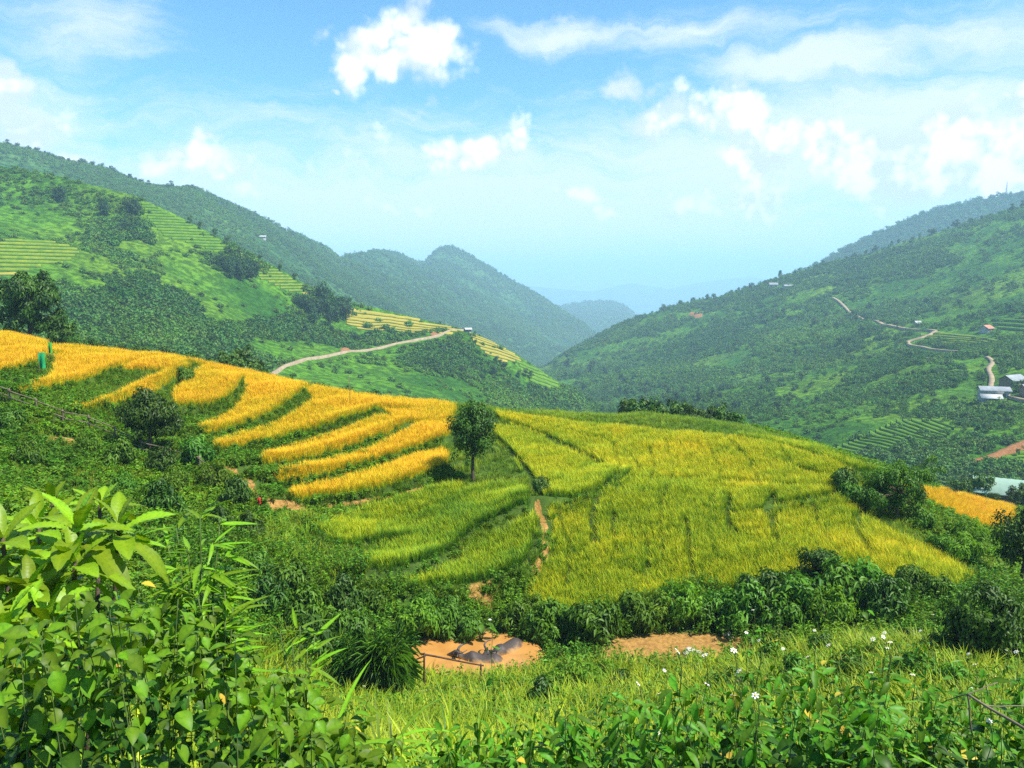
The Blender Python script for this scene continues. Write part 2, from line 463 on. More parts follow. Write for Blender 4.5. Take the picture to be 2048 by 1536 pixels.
right_back = Hill([
    [(1400, 680, 1250), (2400, 620, 1250)],
    [(1400, 650, 1800), (1500, 600, 1800), (1560, 562, 1800), (1600, 543, 1800), (1640, 526, 1780), (1700, 492, 1760), (1760, 464, 1740), (1820, 436, 1720), (1880, 416, 1700), (1960, 399, 1700), (2048, 386, 1700), (2400, 350, 1700)]],
    (18, 240), 41, u0=1400, u1=2400)
right_hill = Hill([
    [(1000, 850, 520), (1200, 850, 420), (1400, 880, 300), (1500, 905, 245), (1600, 945, 222), (1700, 985, 208), (1850, 1010, 192), (2048, 1015, 180), (2400, 1015, 175)],
    [(1000, 800, 700), (1200, 800, 600), (1400, 810, 450), (1500, 835, 320), (1600, 850, 275), (1700, 842, 256), (1850, 850, 236), (1950, 868, 226), (2048, 862, 222), (2400, 860, 220)],
    [(1000, 770, 900), (1150, 745, 860), (1300, 735, 760), (1450, 740, 620), (1600, 745, 520), (1750, 740, 450), (1850, 725, 400), (1950, 745, 345), (2048, 740, 330), (2400, 720, 330)],
    [(1000, 755, 1000), (1150, 712, 960), (1300, 680, 880), (1450, 670, 780), (1600, 660, 690), (1750, 655, 600), (1850, 655, 560), (1950, 640, 520), (2048, 630, 500), (2400, 600, 500)],
    [(1000, 745, 1080), (1090, 738, 1080), (1120, 716, 1080), (1160, 692, 1070), (1200, 670, 1060), (1240, 650, 1050), (1280, 634, 1040), (1340, 616, 1030), (1420, 600, 1020), (1500, 578, 1010), (1560, 556, 1000), (1640, 532, 1000), (1720, 512, 980), (1800, 488, 960), (1900, 458, 930), (1980, 436, 900), (2048, 416, 880), (2400, 320, 850)]],
    (14, 170), 51, u0=1000, u1=2400)

spur_o = spur.build('spur_hill', M['hill_near'], 460, 190, u0=-160, u1=1390)
ridge_o = ridge.build('valley_ridge', M['hill_far'], 460, 170, u0=-200, u1=1290)
far_o = far_hill.build('far_hill', M['hill_far'], 120, 60, u0=1010, u1=1390)
haze_o = haze_ridge.build('distant_ridge', M['hill_far'], 160, 40, u0=710, u1=1890)
rb_o = right_back.build('back_mountain', M['hill_far'], 240, 90, u0=1410, u1=2300)
rh_o = right_hill.build('right_hill', M['hill_near'], 460, 260, u0=1010, u1=2230)

# valley plain that reaches the horizon
def plain():
    r = np.concatenate([[0], np.geomspace(300, 45000, 40)]); th = np.linspace(0, 2 * np.pi, 97)
    A, B = np.meshgrid(r, th, indexing='ij')
    x = A * np.sin(B); y = A * np.cos(B)
    z = -430 + 25 * fbm(x / 1500, y / 1500, 3, 5)
    me = mesh_np('valley_floor', np.stack([x, y, z], -1).reshape(-1, 3), grid_faces(*A.shape), None, True, M['hill_far'])
    return obj('valley_floor', me, kind='structure')
plain()

# air
def haze():
    g = Geo(); g.box((-52000, -52000, -457), (52000, 52000, 260))
    m, nt, out = new_mat('haze')
    v = N(nt, 'ShaderNodeVolumePrincipled')
    v.inputs['Color'].default_value = HAZE_COLOR
    v.inputs['Density'].default_value = HAZE_DENSITY
    v.inputs['Anisotropy'].default_value = 0.0
    v.inputs['Density Attribute'].default_value = ''
    link(nt, v.outputs[0], out.inputs['Volume'])
    obj('haze', g.mesh('haze', m, False), kind='stuff', label='pale blue haze filling the valley air', cat='haze')
HAZE_COLOR = (0.52, 0.79, 1.0, 1)
HAZE_DENSITY = 0.00028
haze()

# ---------------------------------------------------------------- near ground
class Near:
    """rounded spur with the rice terraces, the gully with the mud pools and the bank below the road"""
    vis = [  # (u, v, distance) of ground in view
        (0, 800, 47), (100, 900, 41), (0, 1000, 31), (200, 1000, 36), (350, 1050, 34), (500, 1100, 33), (600, 1200, 31), (750, 1250, 30),
        (430, 930, 45), (600, 1015, 41.5), (720, 1110, 37),
        (590, 1000, 42), (880, 920, 51), (520, 935, 46), (800, 850, 57), (400, 870, 51), (600, 800, 59), (300, 890, 47), (150, 830, 48), (250, 770, 57), (40, 795, 48),
        (0, 672, 68), (100, 696, 68), (-200, 640, 68), (220, 708, 68), (370, 728, 66), (480, 752, 66), (600, 775, 66), (750, 797, 66), (900, 812, 66), (990, 820, 65), (1150, 843, 62), (1300, 858, 59), (1500, 878, 55), (1600, 903, 52), (1700, 938, 47),
        (945, 962, 46), (1300, 1000, 43), (1100, 1000, 43), (1200, 905, 53.5), (1500, 950, 48), (1500, 1050, 40), (1100, 1100, 37.5), (1100, 1200, 33.5), (1300, 1190, 33.7), (1600, 1160, 34.7), (1800, 1130, 35.5), (1900, 1150, 34.5),
        (700, 1080, 37), (780, 1170, 34), (1040, 1020, 41.5), (900, 980, 45),
        (1750, 1010, 44), (1850, 962, 62), (1880, 990, 70), (2020, 1022, 71), (1960, 1050, 62), (1830, 972, 76), (1985, 1090, 46), (2045, 1170, 38),
        (1960, 1300, 25.5), (1700, 1280, 29.2), (1700, 1350, 22.5),
        (1420, 850, 74), (1600, 884, 71), (1680, 922, 64), (1780, 945, 66)]
    xyz = [(-4, 28.5, -14.75), (0, 29, -14.75), (2, 27.5, -14.7), (6.5, 29.8, -14.75), (8.5, 30, -14.7), (10, 29, -14.4), (-2, 31.5, -14.6), (3, 32, -14.5),
           (-60, 100, -16), (-30, 100, -22), (-10, 98, -26), (10, 95, -27), (26, 96, -27), (40, 88, -26), (58, 90, -27), (-70, 140, -34), (0, 140, -46), (70, 140, -44), (75, 110, -33), (75, 60, -22), (-80, 70, -3), (-70, 40, -3), (-60, 20, -2.5), (60, 35, -16), (55, 18, -10), (-40, 30, -5.5), (-30, 14, -4.2)]
    prof = [(-25, -1.75), (-8, -1.7), (0, -1.7), (1.2, -1.75), (2.2, -2.05), (4, -3.25), (8, -6.1), (14, -9.7), (20, -12.3), (25, -14.0)]
    def __init__(s):
        a = np.array(s.vis, float)
        pts = [P(a[:, 0], a[:, 1], a[:, 2]), np.array(s.xyz, float)]
        for y, z in s.prof:
            for x in (-26, -12, -5, 0, 5, 12, 26):
                if y > 13 and x < -6: continue
                if y > 21 and abs(x) > 6: continue
                zz = z
                if x < -8: zz = z * 0.82 if y > 3 else z
                if x > 8: zz = z * 0.92 if y > 3 else z
                pts.append(np.array([[x, y, zz]]))
        p = np.concatenate(pts, 0)
        s.c = p[:, :2]; n = len(p)
        K = s.k(s.c, s.c) + np.eye(n) * 3.0
        A = np.zeros((n + 3, n + 3)); A[:n, :n] = K; A[:n, n] = 1; A[:n, n + 1:] = s.c; A[n:, :n] = A[:n, n:].T
        s.w = np.linalg.solve(A, np.concatenate([p[:, 2], np.zeros(3)]))
        s.steps = []
    def k(s, a, b):
        d2 = ((a[:, None] - b[None]) ** 2).sum(-1)
        return 0.5 * d2 * np.log(d2 + 1e-9)
    def smooth(s, x, y):
        q = np.stack([np.ravel(x), np.ravel(y)], -1); o = np.empty(len(q))
        for i in range(0, len(q), 20000):
            b = q[i:i + 20000]
            o[i:i + 20000] = s.k(b, s.c) @ s.w[:-3] + s.w[-3] + b @ s.w[-2:]
        return o.reshape(np.shape(x))
    def z(s, x, y):
        x = np.asarray(x, float); y = np.asarray(y, float)
        z = s.smooth(x, y)
        z = z + 0.22 * fbm(x / 3.0, y / 3.0, 4, 91) * s.rough_mask(x, y)
        for (poly, h, w) in s.steps:
            d, side = polydist(poly, x, y)
            up = np.clip(1 - d / w, 0, 1) ** 0.8 * h
            dn = np.clip(1 - d / 0.75, 0, 1); dn = dn * dn * (3 - 2 * dn) * h
            z = z + np.where(side > 0, up, dn)
        pool = np.clip(1.25 - np.hypot((x + 1.5) / 2.9, (y - 28.5) / 2.3), 0, 1)
        z = z * (1 - np.clip(pool * 4, 0, 1)) + (-14.85) * np.clip(pool * 4, 0, 1)
        return z
    def bake(s):
        gx = np.arange(-110, 110.01, .4); gy = np.arange(0, 126, .4)
        X, Y = np.meshgrid(gx, gy); s.grid = s.z(X, Y)
    def zg(s, x, y):
        fx = np.clip((x + 110) / .4, 0, s.grid.shape[1] - 1.01); fy = np.clip(y / .4, 0, s.grid.shape[0] - 1.01)
        i = fx.astype(int); j = fy.astype(int); fx = fx - i; fy = fy - j; G = s.grid
        return (G[j, i] * (1 - fx) + G[j, i + 1] * fx) * (1 - fy) + (G[j + 1, i] * (1 - fx) + G[j + 1, i + 1] * fx) * fy
    def rough_mask(s, x, y):
        return np.clip((y - 1) / 6, 0, 1) * 0.9 + 0.1
    def cast(s, u, v, lift=0.0, y0=1.5, y1=120, n=500):
        """where the sight line through a pixel meets the ground"""
        u = np.atleast_1d(np.asarray(u, float)); v = np.atleast_1d(np.asarray(v, float))
        Y = np.geomspace(y0, y1, n)
        out = np.empty((len(u), 3))
        for i in range(len(u)):
            p = P(u[i], v[i], Y)
            d = p[:, 2] - (s.zg(p[:, 0], p[:, 1]) + lift)
            j = np.argmax(d < 0)
            if d[j] >= 0: j = int(np.argmin(np.abs(d)))
            if j > 0 and d[j] < 0:
                f = d[j - 1] / (d[j - 1] - d[j]); q = p[j - 1] + (p[j] - p[j - 1]) * f
            else: q = p[j]
            out[i] = q
        out[:, 2] = s.z(out[:, 0], out[:, 1])
        return out
def polydist(poly, x, y):
    """distance to a polyline and the side of it (positive to its left)"""
    poly = np.asarray(poly, float); best = np.full(np.shape(x), 1e9); side = np.zeros(np.shape(x))
    for a, b in zip(poly[:-1], poly[1:]):
        e = b - a; L = e @ e + 1e-9
        t = np.clip(((x - a[0]) * e[0] + (y - a[1]) * e[1]) / L, 0, 1)
        dx = x - a[0] - t * e[0]; dy = y - a[1] - t * e[1]
        d = np.hypot(dx, dy); cr = e[0] * (y - a[1]) - e[1] * (x - a[0])
        m = d < best
        best = np.where(m, d, best); side = np.where(m, np.sign(cr), side)
    return best, side
def inside(poly, x, y):
    poly = np.asarray(poly, float); r = np.zeros(np.shape(x), bool)
    x0, y0 = poly[:, 0], poly[:, 1]; x1, y1 = np.roll(x0, -1), np.roll(y0, -1)
    for a, b, c, d in zip(x0, y0, x1, y1):
        m = ((b > y) != (d > y)) & (x < (c - a) * (y - b) / (d - b + 1e-12) + a)
        r ^= m
    return r
def curve(pts, n=6):
    """rounded polyline"""
    p = np.array(pts, float); t = np.arange(len(p)); q = np.linspace(0, len(p) - 1, (len(p) - 1) * n + 1)
    i = np.clip(q.astype(int), 0, len(p) - 2); f = (q - i)[:, None]
    pm = np.vstack([2 * p[0] - p[1], p, 2 * p[-1] - p[-2]])
    a, b, c, d = pm[i], pm[i + 1], pm[i + 2], pm[i + 3]
    return 0.5 * (2 * b + (c - a) * f + (2 * a - 5 * b + 4 * c - d) * f ** 2 + (3 * b - a - 3 * c + d) * f ** 3)

near = Near()
near.bake()
# lower edges of the terraces as seen, left to right (uphill lies to the left of the direction walked)
EDGES = [
    ([(-60, 768), (0, 754), (50, 740), (92, 718)], .65, 4), ([(40, 797), (120, 779), (190, 758), (240, 738)], .65, 4), ([(150, 829), (230, 812), (275, 792), (330, 760), (375, 738)], .65, 4),
    ([(352, 817), (420, 815), (462, 792), (480, 766)], .65, 4), ([(400, 874), (455, 868), (510, 848), (565, 815), (606, 784)], .6, 4),
    ([(430, 904), (520, 892), (600, 870), (680, 848), (730, 830), (760, 822)], .6, 4), ([(522, 940), (600, 927), (680, 907), (745, 884), (800, 860)], .6, 4),
    ([(548, 972), (620, 964), (700, 942), (790, 914), (880, 882)], .65, 4), ([(584, 1006), (680, 997), (760, 982), (830, 961), (890, 935)], .65, 4),
    ([(632, 1070), (660, 1092), (700, 1103), (750, 1095)], .6, 3), ([(720, 1172), (800, 1162), (860, 1142), (910, 1110), (960, 1068), (1045, 1030)], .75, 3.5), ([(790, 1195), (900, 1185), (990, 1172), (1060, 1135), (1090, 1075)], .75, 3.5),
    ([(1090, 1020), (1150, 1008), (1200, 990), (1240, 962)], .5, 3), ([(1560, 1018), (1620, 1008), (1680, 1000)], .4, 3)]
_st = []
for e, h, w in EDGES:
    c = curve(e, 4); q = near.cast(c[:, 0], c[:, 1], lift=h * .7, y0=20)
    _st.append((q[:, :2], h, w))
near.steps = _st
near.bake()

def build_ground():
    a = np.concatenate([np.linspace(-24, 1, 18)[:-1], np.linspace(1, 24, 130)[:-1], np.linspace(24, 76, 330)[:-1], np.linspace(76, 150, 40)])
    s = np.linspace(-1, 1, 460)
    W = 22 + np.clip(a, 0, None) * 0.80
    X = (s[None] * (0.55 + 0.45 * np.abs(s[None]))) * W[:, None] + np.clip(a, 0, None)[:, None] * 0.02
    Y = np.repeat(a[:, None], 460, 1)
    Z = near.z(X, Y)
    # bare earth
    soil = np.zeros_like(Z)
    for line, w in SOIL_LINES:
        c = curve(line, 4); q = near.cast(c[:, 0], c[:, 1], y0=15)
        d, _ = polydist(q[:, :2], X, Y)
        soil = np.maximum(soil, np.clip(1.25 - d / w, 0, 1))
    for (u, v, rx, ry) in SOIL_SPOTS:
        q = near.cast(u, v, y0=15)[0]
        soil = np.maximum(soil, np.clip(1.5 - np.hypot((X - q[0]) / rx, (Y - q[1]) / ry), 0, 1))
    me = mesh_np('ground', np.stack([X, Y, Z], -1).reshape(-1, 3), grid_faces(*X.shape), {'soil': soil.ravel()}, True, M['ground'])
    return obj('ground', me, kind='structure')
SOIL_LINES = [([(425, 925), (470, 950), (510, 985), (560, 1012), (605, 1022)], .42), ([(600, 1020), (700, 1008), (800, 990), (880, 965)], .12), ([(1075, 1010), (1090, 1060), (1088, 1110), (1070, 1140)], .22),
              ([(960, 1190), (980, 1215)], 0.5), ([(1880, 962), (1940, 968)], 1.2), ([(100, 880), (150, 885)], .8)]
SOIL_SPOTS = [(165, 950, 1.5, 1.0), (1350, 1305, 3.1, 1.5), (1430, 1295, .8, .7), (975, 1205, .8, .9), (950, 1312, 2.6, 1.9), (1580, 1282, .8, .5)]
def ground_mat():
    m, nt, out = new_mat('ground')
    g = N(nt, 'ShaderNodeNewGeometry').outputs['Position']
    n1 = noise(nt, g, 0.5, 6, 0.6); n2 = noise(nt, g, 6, 6, 0.65)
    green = mixc(nt, smooth(nt, n1, 0.35, 0.65), (0.030, 0.060, 0.010, 1), (0.06, 0.11, 0.014, 1))
    green = mixc(nt, math_(nt, 'MULTIPLY', smooth(nt, n2, 0.55, 0.7), .6), green, (0.13, 0.085, 0.04, 1))
    soil = mixc(nt, smooth(nt, n2, 0.3, 0.7), (0.22, 0.115, 0.030, 1), (0.40, 0.225, 0.065, 1))
    f = smooth(nt, math_(nt, 'ADD', attr(nt, 'soil'), math_(nt, 'MULTIPLY_ADD', n2, 0.9, -0.45)), 0.4, 0.6)
    b = principled(nt, mixc(nt, f, green, soil), 0.95, 0.1)
    bp = N(nt, 'ShaderNodeBump'); bp.inputs['Strength'].default_value = 0.8; bp.inputs['Distance'].default_value = 0.08
    put(nt, bp.inputs['Height'], n2); link(nt, bp.outputs[0], b.inputs['Normal'])
    link(nt, b.outputs[0], out.inputs[0])
    return m
M['ground'] = ground_mat()
build_ground()

# ---------------------------------------------------------------- leaves, blades, crowns
def unit(a):
    return a / (np.linalg.norm(a, axis=-1, keepdims=True) + 1e-9)
def leaf_cloud(pos, d, L, W, fold=0.25, droop=0.25, lv=None, r=None, face=None):
    """one folded four-cornered leaf per position, along d"""
    r = r or rng
    n = len(pos); d = unit(d)
    side = unit(np.cross(d, unit(r.normal(size=(n, 3)) * .45 + np.array([0, 0, 1.0]))))
    nor = np.cross(side, d)
    if face is not None:                     # leaves that face outward and lie over each other
        nor = unit(face); t = r.normal(size=(n, 3)) - np.array([0, 0, .5]); d = unit(t - nor * (t * nor).sum(1, keepdims=True)); side = np.cross(nor, d)
    L = np.broadcast_to(L, n)[:, None]; W = np.broadcast_to(W, n)[:, None]
    b = pos; tip = pos + d * L - np.array([0, 0, 1.0]) * L * droop
    mid = pos + d * L * .45
    l = mid + side * W * .5 + nor * W * fold; q = mid - side * W * .5 + nor * W * fold
    v = np.stack([b, l, tip, q], 1).reshape(-1, 3)
    i = np.arange(n)[:, None] * 4
    f = np.concatenate([i + np.array([[0, 2, 1]]), i + np.array([[0, 3, 2]])])
    lv = r.random(n) if lv is None else lv
    return v, f, np.repeat(lv, 4)
def blades(base, az, lean, L, W, seg=3, curl=0.6, lv=None):
    """arching blades: strips that bend over"""
    n = len(base); out = []; fs = []
    t = np.linspace(0, 1, seg + 1)
    dx = np.cos(az); dy = np.sin(az)
    ang = lean[:, None] + curl * np.atleast_1d(np.broadcast_to(1.0, n))[:, None] * t[None] ** 1.5 * 1.6
    st = (L / seg)[:, None]
    hx = np.concatenate([np.zeros((n, 1)), np.cumsum(np.sin(ang[:, :-1]) * st, 1)], 1)
    hz = np.concatenate([np.zeros((n, 1)), np.cumsum(np.cos(ang[:, :-1]) * st, 1)], 1)
    w = W[:, None] * np.array([0.7, 1.0, 0.75, 0.5, 0.3])[None, :seg + 1]; w[:, -1] = W * 0.06
    c = np.stack([base[:, 0, None] + hx * dx[:, None], base[:, 1, None] + hx * dy[:, None], base[:, 2, None] + hz], -1)
    s = np.stack([-dy, dx, np.zeros(n)], -1)[:, None] * w[..., None] * .5
    v = np.stack([c - s, c + s], 2).reshape(n, -1, 3)
    k = 2 * (seg + 1)
    f = []
    for j in range(seg): f.append([2 * j, 2 * j + 1, 2 * j + 3, 2 * j + 2])
    F_ = (np.arange(n)[:, None, None] * k + np.array(f)[None]).reshape(-1, 4)
    lv = rng.random(n) if lv is None else lv
    return v.reshape(-1, 3), F_, np.repeat(lv, k), np.tile(np.repeat(t, 2), n)

# ---------------------------------------------------------------- stuff: many small plants set on points
def proto_collection(name, meshes):
    c = bpy.data.collections.new(name)
    for i, me in enumerate(meshes):
        c.objects.link(bpy.data.objects.new('%s_%02d' % (name, i), me))
    return c
def gn_tree(coll):
    ng = bpy.data.node_groups.new('set_' + coll.name, 'GeometryNodeTree')
    ng.interface.new_socket('Geometry', in_out='INPUT', socket_type='NodeSocketGeometry')
    ng.interface.new_socket('Geometry', in_out='OUTPUT', socket_type='NodeSocketGeometry')
    gi = ng.nodes.new('NodeGroupInput'); go = ng.nodes.new('NodeGroupOutput')
    ci = ng.nodes.new('GeometryNodeCollectionInfo')
    ci.inputs['Collection'].default_value = coll; ci.inputs['Separate Children'].default_value = True; ci.inputs['Reset Children'].default_value = True
    iop = ng.nodes.new('GeometryNodeInstanceOnPoints'); iop.inputs['Pick Instance'].default_value = True
    def na(nm, typ):
        n = ng.nodes.new('GeometryNodeInputNamedAttribute'); n.data_type = typ; n.inputs['Name'].default_value = nm
        return n.outputs['Attribute']
    ng.links.new(gi.outputs[0], iop.inputs['Points']); ng.links.new(ci.outputs[0], iop.inputs['Instance'])
    ng.links.new(na('idx', 'INT'), iop.inputs['Instance Index'])
    ng.links.new(na('rot', 'FLOAT_VECTOR'), iop.inputs['Rotation'])
    ng.links.new(na('scl', 'FLOAT'), iop.inputs['Scale'])
    ng.links.new(iop.outputs[0], go.inputs[0])
    return ng
_trees = {}
def stuff(name, pts, scl, tint, coll, label, cat, tilt=0.12, idx=None):
    n = len(pts)
    if n == 0: return None
    if coll.name not in _trees: _trees[coll.name] = gn_tree(coll)
    rot = np.stack([rng.normal(0, tilt, n), rng.normal(0, tilt, n), rng.random(n) * 6.283], -1)
    k = len(coll.objects)
    me = mesh_np(name, pts, [], {'scl': np.broadcast_to(scl, n).astype(float), 'tint': np.broadcast_to(tint, n).astype(float), 'rot': rot, 'idx': rng.integers(0, k, n).astype(np.int32) if idx is None else idx.astype(np.int32)})
    o = obj(name, me, label=label, cat=cat, kind='stuff')
    md = o.modifiers.new('plants', 'NODES'); md.node_group = _trees[coll.name]
    return o

def rice_mat():
    m, nt, out = new_mat('rice')
    lv = attr(nt, 'lv'); t = attr(nt, 'tint', 'INSTANCER'); h = attr(nt, 'hv')
    oi = N(nt, 'ShaderNodeObjectInfo').outputs['Random']
    tt = math_(nt, 'ADD', math_(nt, 'ADD', t, math_(nt, 'MULTIPLY_ADD', lv, 0.34, -0.17)), math_(nt, 'MULTIPLY_ADD', oi, 0.12, -0.06))
    tt = math_(nt, 'ADD', tt, math_(nt, 'MULTIPLY_ADD', h, 0.50, -0.36), clamp=True)
    c = ramp(nt, tt, [(0.0, (0.050, 0.165, 0.006)), (0.3, (0.17, 0.32, 0.008)), (0.52, (0.43, 0.50, 0.006)), (0.74, (0.68, 0.56, 0.008)), (1.0, (0.84, 0.485, 0.012))])
    b = principled(nt, c, 0.6, 0.2)
    tr = N(nt, 'ShaderNodeBsdfTranslucent'); put(nt, tr.inputs[0], c)
    mx = N(nt, 'ShaderNodeMixShader'); mx.inputs[0].default_value = 0.3
    link(nt, b.outputs[0], mx.inputs[1]); link(nt, tr.outputs[0], mx.inputs[2]); link(nt, mx.outputs[0], out.inputs[0])
    return m
M['rice'] = rice_mat()
M['grass'] = leaf_mat('grass', (0.045, 0.12, 0.005), (0.21, 0.34, 0.009), 0.28, tint=((0.16, 0.25, 0.006), (0.50, 0.52, 0.016)))
M['herb'] = leaf_mat('herb', (0.022, 0.085, 0.005), (0.13, 0.29, 0.010), 0.28, tint=((0.09, 0.22, 0.006), (0.32, 0.47, 0.012)))
M['scrub'] = leaf_mat('scrub', (0.016, 0.062, 0.010), (0.075, 0.185, 0.018), 0.2, tint=((0.06, 0.165, 0.010), (0.20, 0.36, 0.022)))

def rice_clump(seed):
    r = np.random.default_rng(seed)
    n = 26
    th = r.random(n) * 6.283; rad = np.sqrt(r.random(n)) * 0.16
    base = np.stack([rad * np.cos(th), rad * np.sin(th), np.zeros(n)], -1)
    ears = np.arange(n) < 10
    L = np.where(ears, r.uniform(.80, 1.0, n), r.uniform(.6, .95, n)); W = np.where(ears, .030, .017)
    v, f, lv, hv = blades(base, th + r.normal(0, .5, n), r.uniform(.03, .28, n), L, W, 3, .75, np.where(ears, r.uniform(.6, 1, n), r.uniform(0, .6, n)))
    return mesh_np('rice_clump', v, f, {'lv': lv, 'hv': hv}, False, M['rice'])
def grass_tuft(seed, h=.55, n=30, w=.012, spread=.14, lean=(.1, .7), mat='grass', curl=.8):
    r = np.random.default_rng(seed)
    th = r.random(n) * 6.283; rad = np.sqrt(r.random(n)) * spread
    base = np.stack([rad * np.cos(th), rad * np.sin(th), np.zeros(n) - .03], -1)
    v, f, lv, hv = blades(base, th + r.normal(0, .8, n), r.uniform(*lean, n), r.uniform(.5, 1.1, n) * h, r.uniform(.6, 1.3, n) * w, 4, curl, r.random(n))
    return mesh_np('grass_tuft', v, f, {'lv': lv}, False, M[mat])
def herb(seed, h=.6, n=34, L=.11, W=.055, mat='herb'):
    r = np.random.default_rng(seed)
    k = 5; th0 = r.random(k) * 6.283
    s = r.integers(0, k, n); t = r.uniform(.15, 1, n)
    lean = r.uniform(.1, .5, k)
    pos = np.stack([np.cos(th0[s]) * lean[s] * t * h, np.sin(th0[s]) * lean[s] * t * h, t * h * (1 - .25 * lean[s])], -1) + r.normal(0, .03 * h, (n, 3))
    a = r.random(n) * 6.283
    d = np.stack([np.cos(a), np.sin(a), r.uniform(-.1, .5, n)], -1)
    v, f, lv = leaf_cloud(pos, d, r.uniform(.6, 1.3, n) * L, r.uniform(.7, 1.2, n) * W, .2, .25, None, r)
    g = Geo(); g.add(v, None, f, lv)
    for i in range(k):
        p = np.array([[0, 0, -.05], [np.cos(th0[i]) * lean[i] * h * .5, np.sin(th0[i]) * lean[i] * h * .5, h * .5], [np.cos(th0[i]) * lean[i] * h, np.sin(th0[i]) * lean[i] * h, h * (1 - .25 * lean[i])]])
        g.tube(p, [.008, .006, .003], 3, .3)
    return g.mesh('herb', M[mat], False)
def puff(seed, n=200, L=.34, W=.22, squash=.8, mat='scrub', clumps=9, cr=.36):
    """a small leafy bush of unit radius for far slopes"""
    r = np.random.default_rng(seed)
    c = unit(r.normal(size=(clumps, 3))) * r.uniform(.35, .78, (clumps, 1)); c[:, 2] = np.abs(c[:, 2]) * squash + .15
    s = r.integers(0, clumps, n)
    o = unit(r.normal(size=(n, 3)))
    pos = c[s] + o * cr * r.uniform(.6, 1.0, (n, 1)); pos[:, 2] = np.maximum(pos[:, 2], -.05)
    d = o + r.normal(0, .5, (n, 3)); d[:, 2] *= .6
    clv = r.random(clumps) * .6
    v, f, lv = leaf_cloud(pos, d, r.uniform(.7, 1.2, n) * L, r.uniform(.7, 1.2, n) * W, .15, .1, np.clip(clv[s] + r.random(n) * .4, 0, 1), r, o + r.normal(0, .35, (n, 3)) + np.array([0, 0, .25]))
    return mesh_np('bush', v, f, {'lv': lv}, False, M[mat])

C_rice = proto_collection('rice_clumps', [rice_clump(100 + i) for i in range(4)])
C_grass = proto_collection('grass_tufts', [grass_tuft(200 + i, .55, 26, .02) for i in range(4)])
C_tall = proto_collection('tall_grass_tufts', [grass_tuft(230 + i, .95, 24, .032, .2, (.05, .8)) for i in range(4)])
C_herb = proto_collection('herbs', [herb(260 + i) for i in range(4)])
C_vine = proto_collection('low_herbs', [herb(280 + i, .4, 46, .13, .075) for i in range(4)])
C_puff = proto_collection('bushes', [puff(300 + i) for i in range(5)])
def far_tree(seed):
    r = np.random.default_rng(seed); me = puff(seed, 260, .24, .15, 1.0, 'scrub', 12, .32)
    return me
C_treelet = proto_collection('treelets', [puff(330 + i, 230, .26, .16, 1.25, 'scrub', 11, .34) for i in range(4)])

# ---------------------------------------------------------------- rice fields
_EC = np.concatenate([curve(e[0], 6) for e in EDGES])
def pxpoly(pts, n=3, lift=0.22):
    """outline of a plot: along the lower edge one sees the foot of the rice, elsewhere its tops"""
    c = curve(list(pts) + [pts[0]], n)[:-1]
    d = np.sqrt(((c[:, None] - _EC[None]) ** 2).sum(-1)).min(1)
    a = near.cast(c[:, 0], c[:, 1], 0, y0=22); b = near.cast(c[:, 0], c[:, 1], lift, y0=22)
    return np.where((d < 9)[:, None], a, b)[:, :2]
def fill(poly, spacing, gaps=(), jitter=.45, edge=0.0):
    x0, y0 = poly.min(0); x1, y1 = poly.max(0)
    gx, gy = np.meshgrid(np.arange(x0, x1, spacing), np.arange(y0, y1, spacing))
    x = (gx + rng.uniform(-jitter, jitter, gx.shape) * spacing).ravel(); y = (gy + rng.uniform(-jitter, jitter, gy.shape) * spacing).ravel()
    m = inside(poly, x, y); x = x[m]; y = y[m]
    for g, w in gaps:
        d, _ = polydist(g, x, y); k = d > w * (0.6 + .8 * rng.random(len(d))); x = x[k]; y = y[k]
    return np.stack([x, y, near.z(x, y)], -1)
GOLD = [
    ([(-60, 660), (0, 671), (60, 677), (95, 692), (98, 714), (60, 734), (0, 751), (-60, 766)], 'golden rice on the corner terrace under the dark broadleaf tree'),
    ([(106, 696), (200, 699), (300, 706), (372, 722), (345, 742), (242, 738), (195, 755), (125, 776), (44, 796), (60, 780), (100, 762), (114, 735)], 'golden rice on the terrace beside the green sheet'),
    ([(150, 828), (205, 806), (260, 782), (300, 762), (350, 742), (384, 737), (366, 752), (335, 770), (290, 795), (235, 812)], 'narrow golden rice band behind the small dark tree'),
    ([(352, 815), (352, 788), (378, 762), (402, 740), (440, 738), (474, 748), (480, 766), (462, 791), (420, 814)], 'golden rice on the short terrace right of the small dark tree'),
    ([(372, 722), (440, 736), (510, 750), (570, 765), (604, 784), (566, 814), (510, 847), (455, 867), (402, 873), (410, 858), (470, 826), (492, 794), (488, 765), (420, 738)], 'broad golden rice band with a wedge of green grass above it'),
    ([(585, 770), (660, 784), (760, 799), (900, 813), (906, 830), (890, 842), (800, 852), (790, 838), (757, 820), (730, 829), (680, 847), (600, 869), (520, 891), (434, 903), (450, 886), (530, 862), (600, 826), (628, 798)], 'orange gold rice spreading over the crest left of the lone tree'),
    ([(524, 938), (530, 918), (600, 896), (680, 870), (740, 844), (785, 838), (808, 850), (798, 861), (745, 883), (680, 906), (600, 926)], 'golden rice band third above the brown footpath'),
    ([(550, 971), (560, 952), (650, 931), (740, 905), (806, 868), (850, 850), (904, 838), (902, 862), (882, 880), (790, 913), (700, 941), (620, 963)], 'golden rice band second above the brown footpath'),
    ([(586, 1004), (592, 985), (680, 966), (780, 936), (850, 912), (890, 906), (888, 934), (830, 960), (760, 981), (680, 996)], 'lowest golden rice band edged by the brown footpath')]
